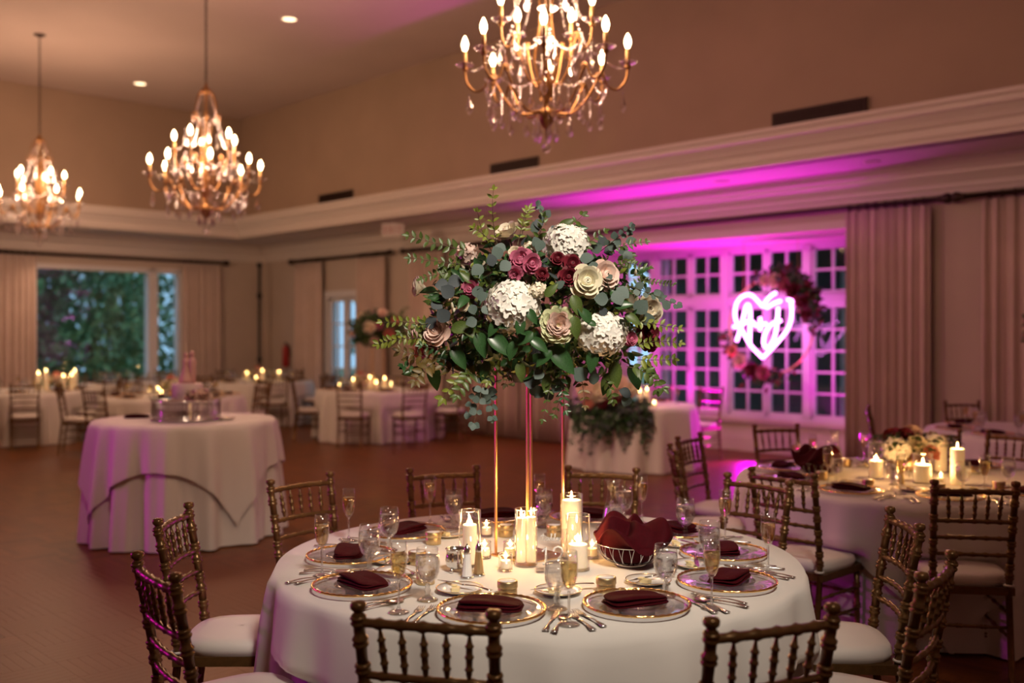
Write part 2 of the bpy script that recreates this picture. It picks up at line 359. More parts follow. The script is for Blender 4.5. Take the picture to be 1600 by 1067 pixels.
# ---------------------------------------------------------------- parquet floor: basket-weave blocks of six strips
sm_ = MB(); sm_.add([(-.1492, -.0244, 0), (.1492, -.0244, 0), (.1492, .0244, 0), (-.1492, .0244, 0), (-.1496, -.0248, -.0035), (.1496, -.0248, -.0035), (.1496, .0248, -.0035), (-.1496, .0248, -.0035)],
       [(0, 1, 2, 3), (4, 5, 1, 0), (5, 6, 2, 1), (6, 7, 3, 2), (7, 4, 0, 3)])
strip = sm_.mesh('parquet_strip', 'floor'); rest = MB(); near = []
for i in range(int(U0/.3), int(WU/.3)):
    for j in range(int(V0/.3), int(BAYV/.3)):
        for k in range(6):
            o = -.125+.05*k; u, v = (i+.5)*.3, (j+.5)*.3
            ang = ROT if (i+j) % 2 == 0 else ROT+pi/2
            p = uv(u, v+o) if (i+j) % 2 == 0 else uv(u+o, v)
            if p.y < 1.6: continue
            px = 800+p.x/p.y*F
            if px < -150 or px > 1750: continue
            py = HZ+EYE*F/p.y
            mt = Matrix.Translation(p) @ Matrix.Rotation(ang, 4, 'Z')
            if py < 1085 and px < 470 and px > -10: near.append((p.y, len(near), mt))
            else: rest.add([mt @ Vector(q) for q in sm_.v], sm_.f)
near.sort(key=lambda t: t[0])
for y, q, mt in near[:300]: obj('parquet_strip', strip, parent=floor, mtx=mt)
for y, q, mt in near[300:]: rest.add([mt @ Vector(x) for x in sm_.v], sm_.f)
tag(obj('parquet', rest, 'floor', floor), kind='stuff')

# ---------------------------------------------------------------- curtains, rods, vents and small wall fittings
def curtain(label, u0, u1, wall='v', folds=9, z0=.02, z1=3.02, seed=0):
    r = random.Random(seed); ph = [r.uniform(0, 6) for _ in range(4)]
    def fn(s, t):
        a = u0+(u1-u0)*s; k = .4+.6*t
        d = .05*sin(2*pi*folds*s+.8*sin(2*pi*s*2+ph[0])+.3*t*sin(ph[1]+5*s))*k+.018*sin(2*pi*folds*2.3*s+ph[2])*k
        z = z1+(z0-z1)*t
        return uv(a, WV-.13+d, z) if wall == 'v' else uv(WU-.13+d, a, z)
    m = MB(); m.grid(fn, folds*14, 6)
    root = tag(obj('curtain', m, 'curtain'), label, 'curtain')
    md = root.modifiers.new('t', 'SOLIDIFY'); md.thickness = .006
    h = MB(); e = CV if wall == 'v' else CU
    h.tube([Vector((.038*cos(a)*e[0], .038*cos(a)*e[1], .045+.038*sin(a))) for a in [2*pi*q/10 for q in range(10)]], .007, 5, closed=True); me = h.mesh('curtain_ring', 'rod')
    for i in range(folds): obj('curtain_ring', me, parent=root, loc=fn((i+.5)/folds, 0))
    return root
def rodthing(label, a0, a1, wall='v', z=3.07):
    P = (lambda a, z_, d=0: uv(a, WV-.13+d, z_)) if wall == 'v' else (lambda a, z_, d=0: uv(WU-.13+d, a, z_))
    t = thing('curtain_rod', label, 'curtain rod', P((a0+a1)/2, z)); base = t.location.copy()
    m = MB(); m.tube([P(a0, z)-base, P(a1, z)-base], .028, 10); obj('pole', m, 'rod', t)
    for a, sg in ((a0, -1), (a1, 1)):
        m = MB(); q = P(a, z)-base; d = (P(a+sg*.16, z)-P(a, z)); m.between(q, q+d, [(.028, 0), (.04, .05), (.03, .15), (.05, .35), (.062, .6), (.045, .85), (.001, 1)], 10); obj('finial', m, 'rod', t)
    for a in (a0+.2, (a0+a1)/2, a1-.2):
        m = MB(); m.tube([P(a, z)-base, P(a, z, .13)-base], .014, 6); obj('bracket', m, 'rod', t)
rodthing('long dark curtain rod over the magenta-lit bay window', 4.5, 13.75)
rodthing('dark curtain rod ending beside the right edge of the picture wall', 2.3, 4.22)
rodthing('short dark curtain rod over the glazed garden door', 14.3, 17.4)
rodthing('dark curtain rod over the large picture window', 5.0, 9.85, 'u')
curtain('wide pleated curtain just right of the magenta bay window', 4.6, 5.58, folds=9, seed=1)
curtain('pleated curtain past the bare plaster strip, at the far right', 2.6, 4.05, folds=11, seed=2)
curtain('pleated curtain between the bay window and the flower centrepiece stems', 9.95, 10.9, folds=8, seed=3)
curtain('pleated curtain seen between the gold stems of the centrepiece', 11.0, 12.3, folds=11, seed=4)
curtain('pleated curtain left of the tall flower centrepiece at the rod end', 12.75, 13.65, folds=8, seed=5)
curtain('pleated curtain to the right of the glazed garden door', 14.35, 15.2, folds=7, seed=6)
curtain('pleated curtain to the left of the glazed garden door', 16.4, 17.35, folds=7, seed=7)
curtain('pleated curtain left of the large picture window', 5.1, 6.25, 'u', folds=10, seed=8)
curtain('pleated curtain right of the large picture window', 9.0, 9.8, 'u', folds=7, seed=9)
for lab, a0, a1 in (('dark slotted air vent above the ledge, the long one at right', 4.8, 5.85), ('dark slotted air vent above the ledge behind the big chandelier', 9.5, 10.4), ('dark slotted air vent above the ledge, the farthest one', 13.85, 14.8)):
    c = uv((a0+a1)/2, TV+.05, 3.88); t = thing('air_vent', lab, 'vent', c)
    m = MB(); ubox(m, a0, a1, TV+.03, TV+.055, 3.88, 4.03); m.v = [tuple(Vector(q)-c) for q in m.v]; obj('backing', m, 'dark', t)
    m = MB()
    for z in (3.875, 4.02): ubox(m, a0-.02, a1+.02, TV+.015, TV+.05, z, z+.018)
    for a in (a0-.02, a1): ubox(m, a, a+.02, TV+.015, TV+.05, 3.88, 4.03)
    m.v = [tuple(Vector(q)-c) for q in m.v]; obj('frame', m, 'rod', t)
    m = MB(); n = int((a1-a0)/.03)
    for i in range(n): ubox(m, a0+.03*i+.008, a0+.03*i+.02, TV+.02, TV+.04, 3.895, 4.02)
    m.v = [tuple(Vector(q)-c) for q in m.v]; obj('slats', m, 'rod', t)['kind'] = 'stuff'
def downlight(p, lab, r=.1, lit=True):
    t = thing('recessed_light', lab, 'ceiling light', p)
    m = MB(); m.lathe([(r+.02, -.002), (r+.02, -.014), (r-.005, -.012), (r-.012, .0)], 20, cap=False); obj('trim_ring', m, 'trim', t)
    m = MB(); m.lathe([(.001, -.006), (r-.01, -.006)], 20, cap=False); obj('lens', m, 'down' if lit else 'trim', t)
downlight(at(452, 28, 13.2)*1, 'lit round recessed light in the high ceiling, the upper right one')
downlight(at(219, 131, 16.6)*1, 'lit round recessed light in the high ceiling between the two far chandeliers')
for o in bpy.data.objects:
    if o.name.startswith('recessed_light') and o.type == 'EMPTY': o.location.z = CEIL
downlight(uv(5.0, 10.2, SOF), 'unlit recessed light in the lowered ceiling above the right curtains', .07, False)
downlight(uv(6.9, 10.2, SOF), 'unlit recessed light in the magenta-washed strip of lowered ceiling', .07, False)
# slender pole in the corner
t = thing('corner_pole', 'slender dark stand pole rising to the ceiling in the far corner', 'pole', uv(18.2, 10.42, 0))
m = MB(); m.tube([(0, 0, .03), (0, 0, 3.05)], .03, 8); obj('pole', m, 'black', t)
m = MB()
for z in (1.05, 2.35, 2.98): m.lathe([(.03, z), (.055, z+.01), (.055, z+.09), (.03, z+.1)], 10)
obj('collar', m, 'black', t); m = MB(); m.lathe([(.22, 0), (.22, .02), (.05, .03), (.03, .06)], 16); obj('base', m, 'black', t)
t = thing('fire_extinguisher', 'small red fire extinguisher on the plaster beside the far curtains', 'extinguisher', uv(17.75, WV-.09, .95))
m = MB(); m.lathe([(.055, 0), (.07, .02), (.07, .36), (.05, .42), (.02, .45)], 14); obj('cylinder', m, 'red', t)
m = MB(); m.box((0, 0, .48), (.03, .12, .03)); m.tube([(0, 0, .47), (.08, 0, .42), (.09, 0, .2)], .012, 6); obj('nozzle', m, 'black', t)
# exit sign hanging from the lowered ceiling
ep = uv(13.1, 9.95, 3.33); t = thing('exit_sign', 'small white exit sign with red letters under the lowered ceiling', 'sign', ep, -.1)
m = MB(); m.box((0, 0, 0), (.36, .05, .2)); obj('housing', m, 'trim', t)
m = MB()
for i, ch in enumerate('EXIT'):
    x = -.115+i*.075; y = -.028
    B = lambda cx, cz, w_, h_, a=0: m.box((0, 0, 0), (w_, .006, h_), Matrix.Translation((x+cx, y, cz)) @ Matrix.Rotation(a, 4, 'Y'))
    if ch == 'E': B(-.02, 0, .012, .11); B(0, .05, .045, .012); B(0, 0, .04, .012); B(0, -.05, .045, .012)
    elif ch == 'X': B(0, 0, .012, .12, .4); B(0, 0, .012, .12, -.4)
    elif ch == 'I': B(0, 0, .012, .11)
    else: B(0, 0, .012, .11); B(0, .05, .055, .012)
obj('lettering', m, 'red', t)
m = MB(); m.tube([(0, 0, .1), (0, 0, .14)], .012, 6); obj('mount', m, 'trim', t)

# ---------------------------------------------------------------- outside: lawn, hedge trees, canopy added to darken the bay panes
b = MB(); ubox(b, -6, 45, BAYV+.3, 40, -.5, -.2); ubox(b, WU+.3, 45, -20, BAYV+.3, -.5, -.2); tag(obj('ground', b, 'earth'), kind='structure')
lf = MB(); lf.add([(0, 0, 0), (.5, -.28, .06), (1, 0, 0), (.5, .28, .06)], [(0, 1, 2), (0, 2, 3)])
def hedge_tree(c, rx, ry, rz, n, seed, lab, size=.2):
    r = random.Random(seed); m = MB()
    for _ in range(n):
        a, zz = r.uniform(0, 2*pi), r.uniform(-1, 1); q = sqrt(1-zz*zz); k = r.uniform(.72, 1.05)+.08*sin(5*a+seed)+.08*sin(7*zz+3*a)
        p = Vector((c[0]+rx*q*cos(a)*k, c[1]+ry*q*sin(a)*k, c[2]+rz*zz*k))
        if p.z < -.2: continue
        s = size*r.uniform(.6, 1.3)
        m.merge(lf, Matrix.Translation(p) @ Euler((r.uniform(0, 6), r.uniform(0, 6), r.uniform(0, 6))).to_matrix().to_4x4() @ Matrix.Scale(s, 4))
    t = thing('garden_tree', lab, 'tree', (c[0], c[1], -.2))
    o = obj('foliage', m, 'hedge', t); o.matrix_parent_inverse = Matrix.Translation((-c[0], -c[1], .2)); tag(o, kind='stuff')
    m = MB(); m.tube([(0, 0, 0), (.05, 0, c[2])], [.16, .09], 8); obj('trunk', m, 'bark', t)
for i, (u, v, z, rx, rz, lab) in enumerate((
    (23.5, 4.6, 2.2, 1.9, 2.9, 'dense green tree filling the left of the picture window'),
    (24.0, 7.0, 1.9, 1.8, 3.2, 'dense green tree in the middle of the picture window'),
    (23.2, 8.9, 1.7, 1.4, 2.6, 'dark green tree just left of the window mullion'),
    (25.0, 11.2, 2.2, 1.8, 3.2, 'pale green tree behind the narrow pane of the picture window'),
    (27.5, 5.6, 2.4, 2.6, 3.6, 'dark tree farther back behind the left garden trees'), (28.0, 10.2, 2.4, 2.8, 3.8, 'dark tree farther back behind the window mullion'))):
    hedge_tree(uv(u, v, z), rx, rx*.8, rz, 5200, i+1, lab)
hedge_tree(uv(10, 20.6, 1.4), 3.2, 1.4, 1.9, 4000, 8, 'dark hedge beyond the terrace outside the bay window', .22)
hedge_tree(uv(20, 16.5, 1.6), 2.0, 1.5, 2.4, 3000, 9, 'green shrub outside the glazed garden door', .22)
hedge_tree(uv(1, 21, 1.4), 2.6, 1.6, 1.8, 3000, 10, 'dark shrub outside beyond the right side of the bay', .22)
t = thing('shading_tent', 'dark sloping tent canopy added outside the bay window to block the sky', 'tent', uv(7, 14.5, -.2)); base = t.location.copy()
m = MB()
for a, c_, z0, z1 in ((12.3, 15.2, 2.85, 3.9), (15.2, 18.1, 3.9, 2.85)):
    m.add([uv(0, a, z0)-base, uv(14, a, z0)-base, uv(14, c_, z1)-base, uv(0, c_, z1)-base, uv(0, a, z0+.03)-base, uv(14, a, z0+.03)-base, uv(14, c_, z1+.03)-base, uv(0, c_, z1+.03)-base], [(0, 1, 2, 3), (7, 6, 5, 4), (0, 4, 5, 1), (3, 2, 6, 7)])
m.add([uv(3.5, 18.1, -.2)-base, uv(14, 18.1, -.2)-base, uv(14, 18.1, 2.9)-base, uv(3.5, 18.1, 2.9)-base], [(0, 1, 2, 3)])  # back sheet added to shut out the sky behind the bay
obj('canopy', m, 'tent', t)
for a in (.2, 4.8, 9.4, 13.8):
    for v in (12.4, 18.0): m = MB(); m.tube([uv(a, v, -.2)-base, uv(a, v, 2.84)-base], .05, 8); obj('post', m, 'white', t)
# ---------------------------------------------------------------- chiavari chairs
def turned(mb, p, q, r, rings, n=8):
    prof = [(r*.9, 0)]; p, q = Vector(p), Vector(q); L = (q-p).length; e = .007/L
    for t in rings: prof += [(r*.94, t-2.4*e), (r*1.3, t-1.4*e), (r*1.3, t-.7*e), (r*1.0, t), (r*1.3, t+.7*e), (r*1.3, t+1.4*e), (r*.94, t+2.4*e)]
    prof.append((r*.9, 1)); return mb.between(p, q, prof, n)
SEATZ = .43
def post_x(z): return .168+.010*(z-.43)/.49
def post_y(z): return -.185-(.075*((z-.43)/.49)**1.3 if z > .43 else .05*(.43-z)/.43)
def chair_rail(mb, z, r=.0105, bow=.018, rings=5):
    x, y = post_x(z), post_y(z); N = 12; pts = []; rs = []
    for i in range(N*2+1):
        s = i/(N*2); pts.append((-x+2*x*s, y-bow*sin(pi*s), z+.004*sin(pi*s)))
        d = min(abs(s-(k+1)/(rings+1)) for k in range(rings)); rs.append(r*1.35 if d < .022 else r)
    mb.tube(pts, rs, 7)
def chair_parts(t, lod):
    posts = []; fl = []
    for s in (-1, 1):
        m = MB(); m.tube([(s*post_x(.43), post_y(0), 0), (s*post_x(.43), post_y(.2), .2), (s*post_x(.43), post_y(.43), .43)], .0155, 8)
        prev = .43
        for z in (.54, .65, .77, .90): 
            a = Vector((s*post_x(prev), post_y(prev), prev)); c = Vector((s*post_x(z), post_y(z), z))
            if lod: m.tube([a, c], .0155, 6)
            else: turned(m, a, c, .0165, (.5, .94), 10)
            prev = z
        top = Vector((s*post_x(.9), post_y(.9), .9))
        m.lathe([(.015, 0), (.019, .004), (.012, .012), (.013, .015), (.0205, .022), (.0215, .032), (.018, .039), (.001, .043)], 12 if not lod else 7, tuple(top))
        posts.append(m)
        g = MB()
        if lod: g.tube([(s*.17, .175, 0), (s*.17, .175, .43)], .015, 6)
        else: turned(g, (s*.172, .18, 0), (s*.17, .175, .43), .0155, (.25, .5, .75), 8)
        fl.append(g)
    sf = MB(); sf.box((0, 0, .415), (.385, .40, .035)); 
    cu = MB()
    def fn(a, b_):
        th = 2*pi*a; e = .5; c_, s_ = cos(th), sin(th); q = (abs(c_)**3.4+abs(s_)**3.4)**(-1/3.4)
        if b_ < .5: k = b_*2; rr = .19+.012*sin(pi*k)-.004; z = .433+.05*k
        else: k = (b_-.5)*2; rr = .19*(1-k)-.002; z = .483+.012*sin(pi/2*k)
        w_ = 1+.04*s_
        return Vector((rr*c_*q*w_, rr*s_*q+.005, z))
    cu.grid(fn, 28, 8, wrap=True)
    rails = []
    for z, r_ in ((.886, .0125), (.745, .0105), (.665, .0095), (.585, .0095)):
        m = MB(); chair_rail(m, z, r_); rails.append(m)
    sp = []
    for i in range(5):
        s = (i+1)/6; m = MB()
        f = lambda z: Vector((-post_x(z)+2*post_x(z)*(s if z > .8 else .5+(s-.5)*.94), post_y(z)-.018*sin(pi*s), z))
        p, q = f(.745), f(.886)
        if lod: m.between(p, q, [(.004, 0), (.009, .5), (.004, 1)], 5)
        else: m.between(p, q, [(.004, 0), (.0045, .08), (.008, .18), (.0085, .24), (.0115, .26), (.0115, .29), (.0085, .31), (.009, .47), (.0118, .49), (.0118, .53), (.009, .55), (.0085, .68), (.0115, .70), (.0115, .73), (.008, .75), (.0045, .88), (.004, 1)], 8)
        sp.append(m)
    st = []
    for (p, q) in (((-.17, .175, .16), (.17, .175, .16)), ((-.17, .175, .28), (.17, .175, .28)), ((-.17, -.2, .2), (-.17, .175, .2)), ((.17, -.2, .2), (.17, .175, .2)), ((-.17, -.2, .31), (-.17, .175, .31)), ((.17, -.2, .31), (.17, .175, .31)), ((-.165, -.205, .25), (.165, -.205, .25))):
        m = MB()
        if lod: m.tube([p, q], .008, 5)
        else: turned(m, p, q, .0085, (.33, .66), 7)
        st.append(m)
    if lod:
        m = MB()
        for x in posts+rails+sp: m.add(x.v, x.f, True)
        obj('backrest', m, 'gold_wood', t)
        for g in fl: obj('leg', g, 'gold_wood', t)
        m = MB()
        for x in st: m.add(x.v, x.f, True)
        m.add(sf.v, sf.f); obj('seat_frame', m, 'gold_wood', t); obj('cushion', cu, 'cushion', t)
    else:
        for m in posts: obj('back_post', m, 'gold_wood', t)
        for m in fl: obj('leg', m, 'gold_wood', t)
        obj('seat_frame', sf, 'gold_wood', t); obj('cushion', cu, 'cushion', t)
        obj('top_rail', rails[0], 'gold_wood', t)
        for m in rails[1:]: obj('back_rail', m, 'gold_wood', t)
        for m in sp: obj('spindle', m, 'gold_wood', t)
        for m in st: obj('stretcher', m, 'gold_wood', t)
        tie = MB()
        for s in (-1, 1): tie.tube([(s*.168+.02*cos(a), -.19+.02*sin(a), .445) for a in [2*pi*k/10 for k in range(10)]], .006, 5, closed=True)
        obj('cushion_tie', tie, 'cushion', t)
def mk_chair(lod):
    def f():
        t = thing('chiavari_chair', '', 'chair'); chair_parts(t, lod); return t
    return f
CH = 'gold ballroom chairs'
def chair(x, y, fx, fy, label, lod=0, group=CH):
    """x, y: middle of the two post tops; fx, fy: point the chair faces"""
    d = Vector((fx-x, fy-y)).normalized(); o = Vector((x, y))+d*(.19 if lod else .25)
    if (o-Vector((fx, fy))).length < .01: pass
    return place('chair%d' % lod, mk_chair(lod), (o.x, o.y, 0), atan2(d.y, d.x)-pi/2, label, group)

# ---------------------------------------------------------------- tables and cloths
TZ = .76
DIRS = ['right side', 'right rear', 'rear', 'left rear', 'left side', 'left front', 'front', 'right front']
ORD = ['leftmost', 'second from left', 'third from left', 'fourth from left', 'fifth from left', 'rightmost']
def cloth_mb(Rr, z, drop, flare, nf, amp, seed, rot=0, square=None, zmin=.012, N=300, T=14, dents=()):
    r = random.Random(seed); ph = [r.uniform(0, 6.28) for _ in range(6)]; mb = MB()
    def fn(a, b_):
        th = 2*pi*a
        if b_ < .25: k = b_/.25; return Vector((Rr*.985*k*cos(th), Rr*.985*k*sin(th), z))
        k = (b_-.25)/.75
        if square:
            q = max(abs(cos(th-rot)), abs(sin(th-rot))); L = min(square/q, square*1.40); dr = min(max(L-Rr, .05), z-zmin)
            cor = (L-square)/(square*.40)
        else: dr = min(drop, z-zmin); cor = .5
        arc = .02; u = k*dr
        w_ = sin(nf*th+ph[0]+1.1*sin(2*th+ph[1])+.6*sin(5*th+ph[2])); w_ = w_+.35*sin(2*nf*th+ph[3]+sin(3*th+ph[4]))
        f = (u/.75)**.62 if u > 0 else 0
        am = amp*f
        rr = Rr+flare*f+am*w_+.008*min(1, u/.02)
        if dents:
            dd = min(abs((th-a_+pi) % (2*pi)-pi) for a_ in dents); q_ = min(1, max(0, (u-.22)/.08)); q_ = q_*q_*(3-2*q_)
            dd = max(0, dd-.17)/.10; lim = Rr-.035
            if dd < 1: k_ = q_*(1-dd*dd*(3-2*dd)); rr = rr*(1-k_)+min(rr, lim)*k_
        return Vector((rr*cos(th), rr*sin(th), z-(arc*.1 if k < .04 else 0)-u))
    mb.grid(fn, N, T+6, wrap=True); return mb
def round_table(x, y, Rr, top, lab, labc, seed, rot=0, sq=None, nf=17, amp=.03, low=True, labu=None, dents=()):
    t = thing('round_table', lab, 'table', (x, y, 0))
    m = MB(); m.lathe([(.01, top-.03), (Rr-.03, top-.03), (Rr-.022, top-.018), (Rr-.03, top-.008), (.01, top-.008)], 48, cap=False); obj('tabletop', m, 'bark', t)
    for k in range(4):
        a = pi/4+k*pi/2; q = Rr*.6; m = MB(); m.tube([(q*cos(a), q*sin(a), 0), (q*cos(a), q*sin(a), top-.03)], .02, 8); obj('leg', m, 'black', t)
    c1 = tag(obj('tablecloth', cloth_mb(Rr-.012 if sq else Rr, top-.003 if sq else top, 9, .06, nf, amp, seed, dents=dents), 'cloth', loc=(x, y, 0)), labu or labc, 'tablecloth')
    if sq:
        c2 = tag(obj('table_overlay', cloth_mb(Rr+.006, top, 0, .075, nf, amp, seed, rot, sq, dents=dents), 'cloth', loc=(x, y, 0)), labc, 'tablecloth')
P_ = [(-.217, 2.50, 'dark gold chair seen from behind, in front of the left front plates'), (.642, 2.46, 'dark gold chair seen from behind at the right of the near table edge'),
      (1.27, 2.99, 'darkest gold chair cut by the bottom edge, right of the near table'), (1.47, 3.75, 'gold chair seen edge-on with white seat, right side of the near table'),
      (1.17, 4.76, 'gold chair with slanting back behind the right rear plates of the near table'), (.46, 5.11, 'gold chair behind the water carafe on the far side of the near table'),
      (-.35, 5.11, 'gold chair behind the left hurricane candle on the far side of the near table'), (-1.01, 4.79, 'gold chair with only its back showing, between near table and cake table'),
      (-1.30, 3.85, 'gold chair with white cushion in full side view, left of the near table'), (-1.06, 2.98, 'dark gold chair at the lower left corner of the near table, overlapping another')]
S_ = ((1.36, 5.0, 'gold chair with back to us left front of the table with yellow-lit flowers'), (2.15, 4.63, 'dark gold chair seen square from behind at the table with yellow-lit flowers'),
                (.98, 6.04, 'reddish gold chair seen edge-on at the left of the yellow-flower table'), (1.21, 6.77, 'gold chair lit magenta behind, left rear of the yellow-flower table'),
                (2.01, 7.46, 'gold chair under the neon sign at the back of the yellow-flower table'), (3.0, 7.12, 'dark chair behind the pillar candle of the yellow-flower table'), (3.5, 6.95, 'dark chair at the right edge behind the yellow-flower table'),
                (3.45, 5.05, 'dark chair at the right front of the yellow-flower table, mostly cut off'))
far_chairs = dict(A=[(-3.3, 15.25, 6), (-2.3, 14.15, 0), (-1.4, 14.2, 1), (-.75, 15.1, 2), (-3.0, 16.6, 5), (-2.0, 17.0, 4), (-.95, 16.5, 3)],
                  B=[(-5.2, 16.95, 0), (-4.0, 16.95, 1), (-3.3, 17.8, 2), (-4.3, 19.55, 4), (-5.5, 19.2, 5)],
                  C=[(-6.1, 13.57, 6), (-5.25, 12.6, 0), (-3.42, 13.45, 2), (-4.1, 12.7, 1), (-5.7, 14.9, 5), (-4.8, 15.35, 4), (-3.75, 14.9, 3)],
                  D=[(-7.85, 13.95, 0), (-6.8, 13.9, 1), (-6.05, 14.9, 2), (-6.3, 16.0, 3), (-7.3, 16.6, 4)],
                  E=[(-6.0, 16.4, 1), (-7.6, 18.6, 5), (-6.6, 19.0, 4)])
def dn(L, cx, cy): return [atan2(c[1]-cy, c[0]-cx) for c in L]
MX, MY = .10, 3.86
round_table(MX, MY, .985, TZ, 'large round banquet table under white cloth in front, carrying the tall flowers', 'white square overlay cloth falling in folds over the big front table', 3, dents=dn(P_, MX, MY), rot=R(45+10), sq=1.25, amp=.036,
            labu='white floor-length cloth under the overlay of the big front table')
SX, SY = 2.38, 5.95
round_table(SX, SY, .985, TZ, 'round banquet table at right with yellow-lit flowers on it', 'white overlay cloth hanging over the table with the yellow-lit flowers', 11, dents=dn(S_, SX, SY), rot=R(-100+45), sq=1.25, amp=.03,
            labu='white floor-length cloth under the overlay of the table with the yellow-lit flowers')
CX_, CY_ = -2.66, 8.1; CZ = .93
round_table(CX_, CY_, .70, CZ, 'round cake table alone on the dance floor under draped white cloths', 'white overlay with pointed corners draped on the cake table', 5, rot=R(-88), sq=1.04, nf=15, amp=.04,
            labu='white floor-length cloth under the overlay of the cake table')
HX, HY = 1.5, 12.25
round_table(HX, HY, .74, TZ, 'small sweetheart table before the bay window with a flower garland', 'white cloth with long folds on the small sweetheart table by the bay', 9, nf=11, amp=.035)
T3X, T3Y = 4.7, 8.85
round_table(T3X, T3Y, .95, TZ, 'round table in the dim corner at the right edge near the curtains', 'white cloth of the dim table at the right edge near the curtains', 13, nf=17)
FAR = dict(A=(-2.1, 15.6, 'far table before the glazed garden door'), B=(-4.62, 18.2, 'farthest table, by the corner pole'), C=(-4.73, 13.9, 'table straight behind the cake table'),
           D=(-7.42, 15.2, 'table at the left edge under the picture window'), E=(-6.62, 17.6, 'table close under the picture window'))
for i, (k, (x, y, d)) in enumerate(FAR.items()):
    round_table(x, y, .95, TZ, 'round banquet table, the '+d, 'white cloth of the '+d, 20+i, nf=17, amp=.035, dents=dn(far_chairs[k], x, y))

for x, y, l in P_: chair(x, y, MX, MY, l)
for x, y, l in S_:
    chair(x, y, SX, SY, l, 0 if y < 7 else 1)
chair(3.42, 9.35, T3X, T3Y, 'small dark chair left of the dim corner table, by the curtain foot', 1)
chair(4.62, 10.15, T3X, T3Y, 'small dark chair against the bare plaster behind the dim corner table', 1)
chair(2.55, 12.95, HX+.2, HY-.1, 'gold chair with magenta-lit seat right of the sweetheart table', 1)
chair(1.95, 13.35, HX+.1, HY, 'dark chair right behind the sweetheart table', 1)
side = ['front side', 'front right', 'right side', 'right rear', 'rear side', 'left rear', 'left side', 'front left']
for k, L in far_chairs.items():
    for x, y, s in L: chair(x, y, FAR[k][0], FAR[k][1], 'gold chair, %s of the %s' % (side[s], FAR[k][2]), 1)

# ---------------------------------------------------------------- tableware makers (origin on the cloth, +y towards the table centre)
def mk_flute():
    t = thing('champagne_flute', '', 'glass')
    m = MB(); m.lathe([(.004, .098), (.012, .104), (.020, .120), (.0255, .145), (.027, .165), (.0262, .19), (.0245, .218), (.0232, .218), (.0247, .19), (.0255, .165), (.024, .146), (.0188, .122), (.011, .108), (.001, .105)], 24, cap=False); obj('bowl', m, 'glass', t)
    m = MB(); m.lathe([(.001, 0), (.033, 0), (.034, .002), (.02, .006), (.007, .012), (.004, .022), (.0035, .06), (.0045, .085), (.004, .098), (.001, .1)], 20, cap=False); obj('stem', m, 'stemglass', t)
    m = MB(); m.lathe([(.001, .106), (.0105, .109), (.0183, .123), (.0235, .146), (.025, .165), (.0246, .182), (.001, .182)], 20, cap=False); obj('champagne', m, 'champ', t)
    return t
def mk_goblet():
    t = thing('water_goblet', '', 'glass')
    m = MB(); m.lathe([(.006, .052), (.016, .056), (.030, .070), (.0385, .092), (.0405, .115), (.0385, .145), (.035, .170), (.0335, .170), (.037, .145), (.039, .115), (.037, .093), (.029, .073), (.015, .06), (.001, .058)], 26, cap=False); obj('bowl', m, 'glass', t)
    m = MB(); m.lathe([(.001, 0), (.034, 0), (.035, .003), (.022, .008), (.010, .014), (.007, .022), (.011, .032), (.0075, .042), (.008, .052), (.001, .055)], 20, cap=False); obj('stem', m, 'stemglass', t)
    m = MB(); m.lathe([(.001, .059), (.0145, .061), (.0285, .074), (.0365, .093), (.0385, .115), (.0368, .143), (.001, .143)], 24, cap=False); obj('water', m, 'water', t)
    return t
def mk_charger():
    t = thing('charger_plate', '', 'plate')
    m = MB(); m.lathe([(.001, .004), (.10, .004), (.108, .010), (.150, .014), (.164, .017), (.164, .0195), (.15, .0165), (.106, .0125), (.098, .0065), (.001, .0065)], 64, cap=False); obj('glass_dish', m, 'plateglass', t)
    m = MB(); m.tube([(.166*cos(a), .166*sin(a), .0178+.0006*sin(40*a)) for a in [2*pi*k/120 for k in range(120)]], [.0042+.0009*sin(k*2.1) for k in range(120)], 7, closed=True); obj('gold_rim', m, 'gold', t)
    return t
def mk_salad():
    m = MB(); m.lathe([(.001, .0068), (.055, .0068), (.062, .011), (.095, .017), (.095, .019), (.06, .0135), (.054, .0095), (.001, .0095)], 48, cap=False)
    return tag(obj('salad_plate', m, 'plateglass'), '', 'plate')
def mk_napkin():
    m = MB()
    for k, (w_, d, z, o, a) in enumerate(((.205, .112, .0195, 0, 0), (.198, .108, .0275, .003, .03), (.190, .104, .0355, -.002, -.02))):
        r = random.Random(k); n = 9
        def fn(s, t_, w_=w_, d=d, z=z, a=a, k=k):
            th = 2*pi*s; q = (abs(cos(th))**5+abs(sin(th))**5)**(-.2); e = sin(pi*t_); rr = sin(pi*t_)**.25 if 0 < t_ < 1 else 0.0
            x = w_/2*cos(th)*q*rr; y = d/2*sin(th)*q*rr; zz = z-.0045*cos(pi*t_)
            bend = .006*sin(x*18+k)*(1 if t_ > .5 else .4)+.003*sin(y*50+k*2)
            ca, sa = cos(a), sin(a); return Vector((x*ca-y*sa, x*sa+y*ca, zz+bend*(k+1)/3+.002))
        m.grid(fn, 40, 12, wrap=True)
    return tag(obj('napkin', m, 'napkin'), '', 'napkin')
def handle(m, L=.12, w_=.0085, z0=.003):
    pts = []
    n = 10
    for i in range(n+1):
        t_ = i/n; w2 = w_*(.55+.75*max(0, 1-t_*2.6)+.15*sin(t_*9)) ; zz = z0+.004*sin(pi*t_)
        pts.append((w2, -L+L*t_, zz))
    vs = []
    for w2, y, z in pts: vs += [(-w2, y, z), (0, y, z+.0028), (w2, y, z), (0, y, z-.0018)]
    fs = []
    for i in range(n):
        for k in range(4): a = i*4+k; b_ = i*4+(k+1) % 4; fs.append((a, b_, b_+4, a+4))
    fs += [(0, 3, 2, 1), (n*4, n*4+1, n*4+2, n*4+3)]; m.add(vs, fs, True)
